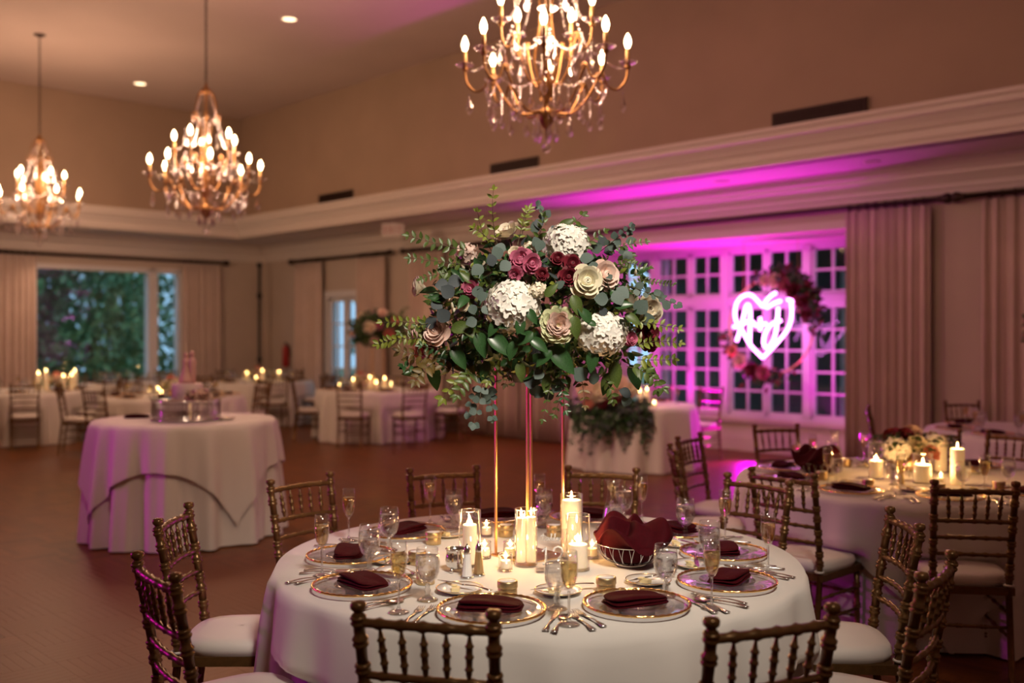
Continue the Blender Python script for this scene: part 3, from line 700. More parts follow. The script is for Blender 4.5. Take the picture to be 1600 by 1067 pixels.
def mk_fork():
    m = MB(); handle(m)
    m.add([(-.0045, 0, .004), (.0045, 0, .004), (-.012, .02, .002), (.012, .02, .002), (-.012, .03, .002), (.012, .03, .002), (-.0045, 0, .006), (.0045, 0, .006), (-.012, .02, .004), (.012, .02, .004), (-.012, .03, .004), (.012, .03, .004)],
          [(0, 1, 3, 2), (2, 3, 5, 4), (6, 8, 9, 7), (8, 10, 11, 9), (0, 2, 8, 6), (2, 4, 10, 8), (1, 7, 9, 3), (3, 9, 11, 5), (4, 5, 11, 10)], True)
    for i in range(4): x = -.0105+i*.007; m.tube([(x, .028, .003), (x, .05, .003), (x*.9, .072, .007)], [.0017, .0016, .0008], 5)
    return tag(obj('fork', m, 'silver'), '', 'fork')
def mk_spoon():
    m = MB(); handle(m)
    m.grid(lambda a, b_: Vector((.0185*b_*cos(2*pi*a), .03+.03*b_*sin(2*pi*a), .003+.005*b_*b_)), 16, 4, wrap=True)
    return tag(obj('spoon', m, 'silver'), '', 'spoon')
def mk_knife():
    m = MB(); handle(m); m.add([(-.006, -.002, .003), (.007, -.002, .003), (-.006, .08, .003), (.010, .06, .003), (-.002, .11, .003), (-.006, -.002, .0055), (.007, -.002, .0042), (-.006, .08, .0055), (.010, .06, .0042), (-.002, .11, .005)],
                                  [(0, 1, 3, 2), (2, 3, 4), (5, 7, 8, 6), (7, 9, 8), (0, 2, 7, 5), (2, 4, 9, 7), (1, 6, 8, 3), (3, 8, 9, 4)])
    return tag(obj('knife', m, 'silver'), '', 'knife')
def mk_bread_plate():
    t = thing('bread_plate', '', 'plate')
    m = MB(); m.lathe([(.001, .003), (.05, .003), (.056, .006), (.078, .014), (.078, .016), (.054, .0085), (.048, .0055), (.001, .0055)], 40, cap=False); obj('dish', m, 'china', t)
    m = MB(); m.tube([(.078*cos(a), .078*sin(a), .0155) for a in [2*pi*k/60 for k in range(60)]], .0014, 5, closed=True); obj('gold_rim', m, 'gold', t)
    return t
def mk_butter():
    m = MB(); m.box((0, 0, .0125), (.036, .026, .014)); m.box((.012, .006, .0215), (.02, .02, .004)); o = obj('butter_pat', m, 'butter'); b_ = o.modifiers.new('b', 'BEVEL'); b_.width = .003; b_.segments = 2
    return tag(o, '', 'butter')
def mk_tin():
    t = thing('favor_tin', '', 'tin')
    m = MB(); m.lathe([(.001, 0), (.031, 0), (.032, .002), (.032, .028), (.031, .030)], 32, cap=False); obj('body', m, 'tin', t)
    m = MB(); m.lathe([(.0335, .028), (.0340, .029), (.0340, .047), (.0325, .050), (.0285, .0505), (.028, .049), (.001, .049)], 32, cap=False); obj('lid', m, 'tin', t)
    m = MB(); m.lathe([(.0275, .0492), (.027, .0502), (.001, .0502)], 28, cap=False); obj('round_label', m, 'label', t)
    return t
def tw(key, mk, p, rz, lab, grp=None): return place(key, mk, p, rz, lab, grp)
def setting(c, p, d, flute=None, goblet=None, bread=None, tin=None, full=True, z=TZ+.001):
    """c: table centre, p: plate centre"""
    f = Vector((c[0]-p[0], c[1]-p[1])).normalized(); rz = atan2(f.y, f.x)-pi/2; s = Vector((f.y, -f.x))
    def loc(a, b_, dz=0): q = Vector((p[0], p[1]))+s*a+f*b_; return (q.x, q.y, z+dz)
    j = rnd.uniform
    tw('charger', mk_charger, loc(0, 0), 0, 'gold-rimmed glass charger, '+d, 'glass chargers')
    if full: tw('salad', mk_salad, loc(0, 0), 0, 'clear plate under napkin, '+d, 'salad plates')
    tw('napkin', mk_napkin, loc(j(-.01, .01), j(-.005, .01)), rz+j(-.12, .12), 'folded burgundy napkin, '+d, 'folded napkins')
    if full:
        tw('fork', mk_fork, loc(-.195, -.03), rz+j(-.06, .06), 'inner silver fork, '+d, 'forks')
        tw('fork', mk_fork, loc(-.228, -.05), rz+j(-.08, .06), 'outer silver fork, '+d, 'forks')
        tw('knife', mk_knife, loc(.195, -.03), rz+j(-.05, .05), 'silver table knife, '+d, 'knives')
        tw('spoon', mk_spoon, loc(.228, -.04), rz+j(-.08, .08), 'ornate silver spoon, '+d, 'spoons')
    if flute: tw('flute', mk_flute, (flute[0], flute[1], z), 0, 'champagne flute, '+d, 'champagne flutes')
    if goblet: tw('goblet', mk_goblet, (goblet[0], goblet[1], z), 0, 'water goblet, '+d, 'water goblets')
    if bread:
        tw('breadplate', mk_bread_plate, (bread[0], bread[1], z), 0, 'gold-edged bread plate, '+d, 'bread plates')
        tw('butter', mk_butter, (bread[0]-.012, bread[1]-.012, z), j(0, 3), 'butter pat on bread plate, '+d, 'butter pats')
        tw('knife', mk_knife, (bread[0]+.01, bread[1]+.015, z+.0165), rz+1.5+j(-.4, .4), 'butter knife on bread plate, '+d, 'knives')
    if tin: tw('tin', mk_tin, (tin[0], tin[1], z), j(0, 3), 'round gold favor tin, '+d, 'favor tins')
mc = (MX, MY)
def sp2(px, py): q = spot(px, py, TZ); return (q.x, q.y)
for d, p, fl, gb, br, tn in (
    ('front setting left of centre', (768, 959), (889, 976), (870, 952), (718, 925), (793, 931)),
    ('front setting right of centre', (995, 950), (1112, 951), (1040, 932), (872, 928), (947, 925)),
    ('right front setting', (1136, 914), (1200, 896), (1108, 886), (1013, 912), None),
    ('rightmost setting', (1131, 868), (1133, 848), (1071, 842), (1085, 886), None),
    ('right rear setting behind the napkin-lined bowl', (1055, 834), (1003, 818), (975, 817), (1060, 853), None),
    ('rear setting behind the tall pillar candle', (915, 812), (843, 815), (850, 824), (960, 828), (866, 838)),
    ('rear setting behind the gold stand', (775, 812), (672, 818), (709, 825), (826, 822), (790, 838)),
    ('left rear setting', (635, 836), (545, 846), (608, 860), (700, 838), (677, 850)),
    ('leftmost setting', (548, 873), (503, 900), (577, 893), (615, 880), (652, 882)),
    ('left front setting', (566, 920), (623, 957), (668, 938), (622, 897), (665, 912))):
    pc = sp2(*p); setting(mc, pc, d+', near table', sp2(*fl), sp2(*gb), sp2(*br), sp2(*tn) if tn else None)
# second table
for k, (a, d) in enumerate(((-97, 'setting behind the square-on chair'), (-135, 'left front setting'), (-172, 'left setting'), (150, 'left rear setting near the tall decanter'), (112, 'rear setting under the neon'), (75, 'rear setting behind the flowers'), (38, 'right rear setting'), (-58, 'right front setting'))):
    q = lambda r, da: (SX+r*cos(R(a+da)), SY+r*sin(R(a+da)))
    setting((SX, SY), q(.76, 0), d+', yellow-flower table', q(.66, 19), q(.55, 14), q(.52, -14), q(.56, 0), True)
# far tables: only what shows above their rims
for k, (x, y, d) in FAR.items():
    for i in range(8):
        a = i*pi/4+.3; q = lambda r, da: (x+r*cos(a+da), y+r*sin(a+da), TZ+.001)
        tw('charger', mk_charger, q(.75, 0), 0, 'gold-rimmed charger, '+DIRS[i]+' of the '+d, 'chargers of the '+d)
        tw('napkin', mk_napkin, q(.75, 0), a+pi/2, 'dark napkin, '+DIRS[i]+' of the '+d, 'napkins of the '+d)
        tw('flute', mk_flute, q(.62, .33), 0, 'champagne flute, '+DIRS[i]+' of the '+d, 'flutes of the '+d)
        tw('goblet', mk_goblet, q(.52, .22), 0, 'water goblet, '+DIRS[i]+' of the '+d, 'goblets of the '+d)
for i in range(6):
    e_ = ['back left', 'left', 'front left', 'front', 'front right', 'right'][i]+' one, '
    a = 2.2+i*.75; q = lambda r, da: (T3X+r*cos(a+da), T3Y+r*sin(a+da), TZ+.001); d = 'dim corner table by the right curtains'
    tw('napkin', mk_napkin, q(.72, 0), a+pi/2, e_+'dark napkin on the '+d, 'napkins of the '+d)
    tw('charger', mk_charger, q(.72, 0), 0, e_+'gold-rimmed charger on the '+d, 'chargers of the '+d)
    tw('flute', mk_flute, q(.62, .3), 0, e_+'champagne flute on the '+d, 'flutes of the '+d); tw('goblet', mk_goblet, q(.52, .2), 0, e_+'water goblet on the '+d, 'goblets of the '+d)

# ---------------------------------------------------------------- candles and glassware on the tables
def flame_mb(s=1):
    return MB().lathe([(.0005, 0), (.0035*s, .004*s), (.0052*s, .010*s), (.0045*s, .018*s), (.002*s, .028*s), (.0003, .034*s)], 10, cap=False)
def candle(p, r, h, lab, fs=1.0, light=1.2, grp='candles', lit=True):
    t = thing('pillar_candle' if h > .07 else 'votive_candle', lab, 'candle', p, 0, grp)
    m = MB(); m.lathe([(.001, 0), (r*.97, 0), (r, .003), (r, h-.004), (r*.93, h), (r*.6, h-.005), (.001, h-.006)], 28, cap=False); obj('wax', m, 'wax', t)
    m = MB(); m.tube([(0, 0, h-.006), (.001, 0, h+.008)], .001, 5); obj('wick', m, 'black', t)
    obj('flame', flame_mb(.55+.3*fs), 'flame', t, loc=(0, 0, h+.004))
    if light: l = point('candlelight', (0, 0, h+.03), (1, .52, .18), light, .015); l.parent = t
    return t
def cylinder_glass(p, r, h, lab, grp='glass cylinders', name='hurricane_glass'):
    t = thing(name, lab, 'candle holder', p, 0, grp)
    m = MB(); m.lathe([(r-.002, .008), (r-.002, h), (r, h+.001), (r, .001)], 36, cap=False); obj('glass_wall', m, 'glass', t)
    m = MB(); m.lathe([(.001, 0), (r, 0), (r, .008), (.001, .0075)], 36, cap=False); obj('base', m, 'stemglass', t)
    m = MB(); m.tube([((r-.001)*cos(a), (r-.001)*sin(a), h) for a in [2*pi*k/40 for k in range(40)]], .0014, 5, closed=True); obj('rim', m, 'stemglass', t)
    return t
def hur(px, py, r, h, ch, cr, lab, light=1.6, fs=1.2, z=TZ+.001):
    p = spot(px, py, TZ); p.z = z
    cylinder_glass(p, r, h, 'clear glass cylinder around the '+lab); candle(p+Vector((0, 0, .0085)), cr, ch, lab, fs, light)
hur(734, 884, .041, .205, .145, .026, 'white pillar candle beside the salt shaker')
hur(893, 872, .043, .245, .215, .038, 'tallest white pillar candle, right of the gold stand', 1.8)
hur(903, 890, .044, .20, .085, .036, 'low melted pillar candle beside the napkin bowl', 2.2, 1.6)
p = spot(822, 884, TZ); p.z = TZ+.006
cylinder_glass(p, .042, .205, 'clear glass cylinder on the gold stand base with two slim candles')
candle(p+Vector((-.0185, 0, .0085)), .018, .165, 'left slim white candle inside the gold stand', 1.1, .9); candle(p+Vector((.0185, .002, .0085)), .018, .168, 'right slim white candle inside the gold stand', 1.1, .9)
def votive(px, py, lab, z=TZ+.001, light=.5, Y=None):
    p = spot(px, py, TZ) if Y is None else at(px, py, Y); p.z = z
    t = cylinder_glass(p, .026, .062, 'small votive glass with the '+lab, 'votive glasses', 'votive_glass'); candle(p+Vector((0, 0, .0085)), .019, .03, lab, 1, light, 'votive candles')
votive(790, 892, 'votive candle in front of the gold stand'); votive(797, 872, 'votive candle behind the front one by the gold stand')
votive(757, 872, 'votive candle between pillar candle and gold stand'); votive(925, 872, 'votive candle behind the low pillar candle'); votive(760, 838, 'votive candle at the rear left of the gold stand')

def shaker(p, lab, metal):
    t = thing('salt_shaker' if not metal else 'pepper_shaker', lab, 'shaker', p)
    m = MB(); m.lathe([(.001, .004), (.020, .004), (.018, .012), (.0145, .05), (.012, .085)], 10, cap=False, smooth=False); obj('body', m, 'china' if not metal else 'tin', t)
    m = MB(); m.lathe([(.012, .084), (.0125, .088), (.0115, .102), (.007, .112), (.003, .115), (.0035, .118), (.001, .122)], 16, cap=False); obj('cap', m, 'silver', t)
    m = MB(); m.lathe([(.023, 0), (.024, .003), (.019, .008), (.019, .004)], 16); obj('foot', m, 'silver', t)
q = spot(730, 903, TZ); shaker((q.x, q.y, TZ+.001), 'white faceted salt shaker with silver cap on the near table', False)
q = spot(748, 899, TZ); shaker((q.x, q.y, TZ+.001), 'silver-brown pepper shaker next to the salt on the near table', True)
q = spot(712, 893, TZ); t = thing('sugar_bowl', 'round silver sugar bowl left of the salt shaker', 'bowl', (q.x, q.y, TZ+.001))
m = MB(); m.lathe([(.001, .012), (.022, .012), (.034, .022), (.038, .042), (.036, .06), (.033, .07), (.0355, .078), (.0375, .082), (.034, .081), (.031, .07), (.034, .045), (.02, .018), (.001, .016)], 32, cap=False); obj('bowl', m, 'silver', t)
m = MB(); m.tube([(.0372*cos(a), .0372*sin(a), .082) for a in [2*pi*k/40 for k in range(40)]], .0016, 5, closed=True); obj('rim', m, 'silver', t)
for k in range(3): m = MB(); a = k*2.1; m.between((.03*cos(a), .03*sin(a), 0), (.024*cos(a), .024*sin(a), .02), [(.006, 0), (.007, .3), (.004, 1)], 8); obj('foot', m, 'silver', t)
def mk_carafe():
    t = thing('water_carafe', '', 'carafe')
    m = MB(); m.lathe([(.001, .002), (.045, .002), (.050, .008), (.050, .05), (.042, .12), (.028, .185), (.0235, .215), (.026, .245), (.034, .262), (.0325, .262), (.0245, .245), (.022, .215), (.0265, .183), (.040, .12), (.048, .05), (.046, .012), (.001, .008)], 32, cap=False); obj('glass_body', m, 'glass', t)
    m = MB(); m.lathe([(.001, .009), (.045, .013), (.0472, .05), (.0395, .119), (.033, .15), (.001, .15)], 28, cap=False); obj('water', m, 'water', t)
    m = MB()
    for k in range(12): m.ball((.018*cos(k*2.4), .018*sin(k*2.4), .12+.007*k % .05), .011, 6, 4)
    obj('ice', m, 'crystal', t)['kind'] = 'stuff'; return t
q = spot(958, 850, TZ); tw('carafe', mk_carafe, (q.x, q.y, TZ+.001), 0, 'glass water carafe behind the napkin-lined bowl')
q = Vector((SX-.36, SY+.28)); tw('carafe', mk_carafe, (q.x, q.y, TZ+.001), 0, 'tall glass water carafe on the yellow-flower table below the bay window')
# wire bread bowl with draped napkin
def mk_bowl():
    t = thing('wire_bread_bowl', '', 'bowl')
    m = MB(); m.tube([(.125*cos(a), .125*sin(a), .082) for a in [2*pi*k/64 for k in range(64)]], .003, 6, closed=True); obj('rim', m, 'silver', t)
    m = MB()
    for k in range(40):
        a0 = 2*pi*k/40; pts = []
        for i in range(9):
            s = i/8; a = a0+(2*pi/80)*(1 if k % 2 else -1)*sin(pi*s)*.9+.0; r = .058+(.124-.058)*sin(s*pi/2)**.9; z = .013+.068*(1-cos(s*pi/2)); pts.append((r*cos(a), r*sin(a), z))
        m.tube(pts, .0013, 4)
    obj('wire_ribs', m, 'silver', t)
    m = MB(); m.lathe([(.060, 0), (.062, .004), (.058, .013), (.055, .013), (.057, .004)], 40); m.lathe([(.001, .011), (.058, .012)], 30, cap=False); obj('foot_ring', m, 'silver', t)
    return t
def mk_liner():
    m = MB(); r = random.Random(4)
    def fn(a, b_):
        th = 2*pi*a
        if b_ < .45: k = b_/.45; rr = .052+.062*sin(k*pi/2); return Vector((rr*cos(th), rr*sin(th), .017+.062*(1-cos(k*pi/2))))
        k = (b_-.45)/.55
        q = 1+.55*cos(2*th+.5)+.25*cos(3*th+1); 
        rr = (.118+.055*q*sin(pi*min(k*1.3, 1)*.5))*(1-k)**.55 if k > .25 else .116+.05*q*sin(k*pi*2)
        rr = (.116+.045*q*k*3 if k < .3 else (.116+.0405*q)*(1-((k-.3)/.7)**1.5))
        z = .083+.075*(k**.75)+.034*sin(3*th+4*k+1)*sin(pi*k)**.7+.022*sin(5*th-7*k)*sin(pi*k)**.7-(.02*(q-.9)*sin(pi*min(1, k*2)) if k < .5 else 0)
        return Vector((rr*cos(th), rr*sin(th), z))
    m.grid(fn, 72, 26, wrap=True)
    o = obj('bowl_napkin', m, 'napkin'); s_ = o.modifiers.new('s', 'SUBSURF'); s_.levels = 1; s_.render_levels = 1
    return tag(o, '', 'napkin')
q = spot(985, 882, TZ); tw('bowl', mk_bowl, (q.x, q.y, TZ+.001), 0, 'silver wire bread bowl on the near table'); tw('liner', mk_liner, (q.x, q.y, TZ+.001), 2.2, 'large burgundy napkin billowing out of the silver wire bowl')
q = Vector((SX-.52, SY+.12)); tw('bowl', mk_bowl, (q.x, q.y, TZ+.001), 0, 'dark wire bread bowl left of the carafe on the yellow-flower table'); tw('liner', mk_liner, (q.x, q.y, TZ+.001), 1.0, 'dark napkin piled in the bread bowl on the yellow-flower table')
# acrylic table signs
DIG = {'1': [[(-.010, .030), (0, .040), (0, 0)], [(-.009, 0), (.009, 0)]], '2': [[(-.013, .030), (-.009, .038), (0, .041), (.010, .037), (.013, .029), (.009, .019), (-.013, 0), (.014, 0)]],
       '4': [[(.006, 0), (.006, .041), (-.015, .012), (.014, .012)]]}
SCR = [[(-.03, .012), (-.024, .02), (-.026, .004), (-.022, 0), (-.018, .005)], [(-.031, .014), (-.019, .015)], [(-.008, .009), (-.014, .009), (-.017, .003), (-.013, 0), (-.009, .007), (-.008, 0), (-.004, .004)],
       [(-.004, .004), (.001, .02), (-.002, .02), (-.002, .002), (.003, 0), (.006, .006), (.001, .008)], [(.006, .003), (.011, .02), (.008, .02), (.008, .001), (.012, .003)], [(.012, .003), (.018, .008), (.014, .009), (.013, .002), (.017, 0), (.022, .004)]]
def table_sign(p, rz, digits, lab):
    t = thing('table_number_sign', lab, 'sign', p, rz); t.scale = (1.3, 1.3, 1.3) if digits == '12' else (1, 1, 1)
    m = MB(); m.box((0, 0, .062), (.085, .003, .112)); obj('acrylic_panel', m, 'glass', t)
    m = MB(); m.box((0, 0, .004), (.09, .03, .008)); obj('base', m, 'stemglass', t)
    m = MB(); x = -.017*(len(digits)-1)
    for ch in digits:
        for st in DIG[ch]: m.tube([(x+a, -.003, .022+b_*1.15) for a, b_ in st], .003, 5)
        x += .034
    for st in SCR: m.tube([(a*1.0, -.003, .086+b_) for a, b_ in st], .0012, 4)
    obj('white_lettering', m, 'label', t)
q = spot(862, 893, TZ); table_sign((q.x, q.y, TZ+.001), .1, '12', 'clear acrylic sign reading table 12 behind the front goblet')
q = spot(1418, 752, TZ); table_sign((q.x, q.y, TZ+.001), .1, '4', 'clear acrylic table sign with a white 4 by the yellow-lit flowers')
# candles on the second table
hur(1442, 755, .055, .17, .10, .048, 'broad pillar candle glowing in front of the yellow-lit flowers', 5, 1.6)
hur(1369, 748, .045, .22, .10, .038, 'pillar candle in a tall cylinder left of the yellow-lit flowers', 3.5, 1.3)
q = spot(1496, 757, TZ); q.z = TZ+.001; candle(q, .038, .205, 'tall white pillar candle standing free right of the yellow-lit flowers', 1.3, 3.0)
hur(1470, 738, .045, .20, .15, .036, 'pillar candle behind the tall free-standing one', 1.2)
votive(1470, 757, 'votive candle at the right of the broad pillar candle'); votive(1310, 728, 'votive candle near the dark bread bowl')
q = spot(1396, 758, TZ); shaker((q.x, q.y, TZ+.001), 'white salt shaker under the yellow-lit flowers', False)
q = spot(1408, 757, TZ); shaker((q.x, q.y, TZ+.001), 'dark pepper shaker under the yellow-lit flowers', True)
# candles of the far tables
for k, spots_ in dict(A=((530, 599), (552, 592), (588, 596), (601, 590), (578, 588), (611, 597)), B=((386, 582), (400, 588), (418, 586), (436, 580), (410, 578)), C=((247, 606), (252, 614), (233, 609)),
                      D=((60, 582), (72, 578), (117, 578), (112, 584), (99, 586))).items():
    x, y, d = FAR[k]
    spots_ = sorted(spots_)
    for i, (px, py) in enumerate(spots_):
        od = ORD[i] if i < len(spots_)-1 else 'rightmost'
        Y = y+rnd.uniform(-.25, .25); q = at(px, py, Y); h = max(.03, q.z-TZ-.03); tall = h > .07
        q.z = TZ+.001
        if tall: cylinder_glass(q, .045, h+.06, 'candle cylinder, '+od+' on the '+d, 'cylinders of the '+d); candle(q+Vector((0, 0, .0085)), .035, h-.008, 'pillar candle, '+od+' on the '+d, 2.4, 1.2 if i % 3 == 0 else 0, 'candles of the '+d)
        else: cylinder_glass(q, .03, .07, 'votive glass, '+od+' on the '+d, 'votives of the '+d, 'votive_glass'); candle(q+Vector((0, 0, .0085)), .02, .03, 'lit votive candle, '+od+' on the '+d, 2.4, 0, 'votive candles of the '+d)
for px, py, od in ((1000, 609, 'leftmost'), (1011, 606, 'middle'), (1022, 628, 'rightmost and lowest')):
    q = at(px, py, HY-.35 if py < 620 else HY-.55); h = max(.03, q.z-TZ-.03); q.z = TZ+.001
    cylinder_glass(q, .04, h+.05, 'clear candle glass, '+od+' on the sweetheart table', 'candle glasses of the sweetheart table'); candle(q+Vector((0, 0, .0085)), .03, h-.01 if h > .05 else .03, 'lit candle, '+od+' on the sweetheart table', 1.8, .8, 'candles of the sweetheart table')
# ---------------------------------------------------------------- leaves and blossoms
def leaf_mb(w_=.5, fold=.12, curl=.15, tip=1.0, n=6, vein=False):
    """unit-length leaf along +y, upper side +z"""
    m = MB(); vs = []
    for i in range(n+1):
        t = i/n; hw = w_/2*(sin(pi*t**(.85*tip)))**.8 if 0 < t < 1 else .004
        z = -curl*t*t; vs += [(-hw, t, z+fold*hw*2), (0, t, z), (hw, t, z+fold*hw*2)]
    fs = []
    for i in range(n):
        a = i*3; fs += [(a, a+1, a+4, a+3), (a+1, a+2, a+5, a+4)]
    return m.add(vs, fs, True)
L_SAL = leaf_mb(.52, .25, .22, .9, 8); L_MYR = leaf_mb(.5, .2, .12, 1, 3); L_EUC = leaf_mb(.92, .05, .05, 1, 6); L_FER = leaf_mb(.36, .2, .2, 1, 4)
def orient(p, d, nrm, s):
    """matrix: +y along d, +z near nrm"""
    y = Vector(d).normalized(); x = y.cross(Vector(nrm)); 
    if x.length < 1e-3: x = y.orthogonal()
    x.normalize(); z = x.cross(y); m = Matrix((x, y, z)).transposed().to_4x4()
    return Matrix.Translation(Vector(p)) @ m @ Matrix.Scale(s, 4)
def rv(r, s=1): return Vector((r.uniform(-s, s), r.uniform(-s, s), r.uniform(-s, s)))
def bez(a, b, c, n): return [a*(1-t)**2+b*2*t*(1-t)+c*t*t for t in [i/n for i in range(n+1)]]
def sprig(par, a, c, n, leaf, size, mt, r, bend=.06, stemr=.0013, pairs=True, name='leafy_sprig', face=(0, -1, .35), kids=None):
    a, c = Vector(a), Vector(c); mid = (a+c)/2+rv(r, bend)+Vector((0, 0, bend*.6)); P = bez(a, mid, c, n); m = MB()
    sm = MB(); sm.tube(P, [stemr*(1.3-.8*i/n) for i in range(n+1)], 5)
    for i in range(1, n+1):
        d = (P[i]-P[i-1]).normalized(); f = (Vector(face)+rv(r, .45)).normalized(); sd = d.cross(f).normalized()
        for s in ((-1, 1) if pairs else ((-1) ** i,)):
            dd = (d*.55+sd*s*r.uniform(.7, 1.1)+rv(r, .2)).normalized(); k = size*r.uniform(.75, 1.15)*(1-.35*i/n)
            m.merge(leaf, orient(P[i], dd, f, k))
    m.merge(leaf, orient(P[-1], P[-1]-P[-2], face, size*.7))
    o = obj(name, m, mt, par); obj('stem', sm, 'stem', o); return o
def petal_mb(w_=1, cup=.5, roll=.25, n=5):
    m = MB()
    def fn(s, t):
        x = (s-.5)*w_*(.45+.75*sin(pi*min(t*.62+.12, 1))); z = t; y = -cup*sin(t*pi*.55)*.9+roll*max(0, t-.7)**1.3*-2.2+1.5*(s-.5)**2*cup
        return Vector((x, y, z-(.12*(2*(s-.5))**2 if t > .7 else 0)))
    return m.grid(fn, n, n)
PET = petal_mb(1.05, .42, .30)
def rose(par, p, axis, r_, mt, rr, opened=.6, as_parts=True, name='rose'):
    """petals in turning rings about the axis; r_ is the outer radius"""
    q = Vector(axis).normalized().to_track_quat('Z', 'Y').to_matrix().to_4x4(); base = Matrix.Translation(Vector(p)) @ q
    core = MB(); core.lathe([(.001, -.9*r_), (.12*r_, -.85*r_), (.34*r_, -.55*r_), (.42*r_, -.15*r_), (.34*r_, .28*r_), (.16*r_, .42*r_), (.05*r_, .36*r_)], 10, cap=False)
    core.grid(lambda s, t: Vector(((.06+.16*s)*r_*cos(9*s+.2*t), (.06+.16*s)*r_*sin(9*s+.2*t), (.05+.42*t)*r_)), 24, 1)
    o = obj(name, core, mt, par); o.matrix_local = base
    al = MB(); specs = []
    for ring, (n, rad, tilt, sc, zz) in enumerate(((3, .16, .02, .80, -.22), (4, .30, .16, .92, -.34), (5, .40, .42*opened+.12, 1.0, -.46), (6, .44, .85*opened+.18, 1.02, -.56))):
        for i in range(n):
            a = 2*pi*i/n+ring*.8+rr.uniform(-.15, .15)
            mt_ = Matrix.Rotation(a, 4, 'Z') @ Matrix.Translation((0, -rad*r_*.75, zz*r_)) @ Matrix.Rotation(tilt+rr.uniform(-.06, .06), 4, 'X') @ Matrix.Scale(sc*r_, 4)
            specs.append(mt_)
    if as_parts:
        if 'petal_'+mt not in FIRST: FIRST['petal_'+mt] = PET.mesh('petal', mt)
        for s in specs:
            x = obj('petal', FIRST['petal_'+mt], parent=o); x.matrix_local = s
    else:
        for s in specs: al.merge(PET, s)
        obj('petals', al, mt, o)['kind'] = 'stuff'
    return o
def ruffled(par, p, axis, r_, mt, rr, name='garden_rose', inner=None):
    """many-petalled rosette: rings of short overlapping petals on a flat dome"""
    q = Vector(axis).normalized().to_track_quat('Z', 'Y').to_matrix().to_4x4()
    core = MB(); core.ball((0, 0, -.3*r_), .62*r_, 14, 8, .8); o = obj(name, core, mt, par); o.matrix_local = Matrix.Translation(Vector(p)) @ q
    for part, rng, mm in (('outer_petals', (1.0, .86, .73), mt), ('inner_petals', (.6, .48, .36, .25, .14), inner or mt)):
        m = MB()
        for k in rng:
            n = int(6+k*13)
            for i in range(n):
                a = 2*pi*i/n+k*9+rr.uniform(-.22, .22); sc = r_*rr.uniform(.36, .46)
                m.merge(PET, Matrix.Rotation(a, 4, 'Z') @ Matrix.Translation((0, -k*r_*.80, (-.16+.34*(1-k*k)-.05*k)*r_)) @ Matrix.Rotation(k*1.0-.25+rr.uniform(-.2, .2), 4, 'X') @ Matrix.Rotation(rr.uniform(-.3, .3), 4, 'Z') @ Matrix.Scale(sc, 4))
        x = obj(part, m, mm, o); x['kind'] = 'stuff'
    return o
FL = MB()
for k in range(4):
    a = k*pi/2; FL.add([Matrix.Rotation(a, 4, 'Z') @ Vector(q) for q in ((0, 0, 0), (-.36, .35, .10), (-.26, .82, .14), (0, .98, .02), (.26, .82, .14), (.36, .35, .10), (0, .5, .02))], [(0, 6, 1), (1, 6, 2), (2, 6, 3), (3, 6, 4), (4, 6, 5), (5, 6, 0)], False)
def hydrangea(par, p, r_, rr, mt='hydr', n=150, flat=.86, fs=.27):
    core = MB(); core.ball((0, 0, 0), r_*.86, 14, 9, flat); o = obj('hydrangea', core, mt, par, loc=p); m = MB()
    for i in range(n):
        z = 1-2*(i+.5)/n; a = i*2.39996; q = sqrt(1-z*z); d = Vector((q*cos(a), q*sin(a), z*flat)); k = 1+rr.uniform(-.05, .10)+.05*sin(4*a+3*z)
        nn = (d+rv(rr, .28)).normalized()
        m.merge(FL, Matrix.Translation(d*r_*k*.93) @ nn.to_track_quat('Z', 'Y').to_matrix().to_4x4() @ Matrix.Rotation(rr.uniform(0, 6), 4, 'Z') @ Matrix.Scale(r_*fs*rr.uniform(.8, 1.15), 4))
    x = obj('florets', m, mt, o); x['kind'] = 'stuff'; return o

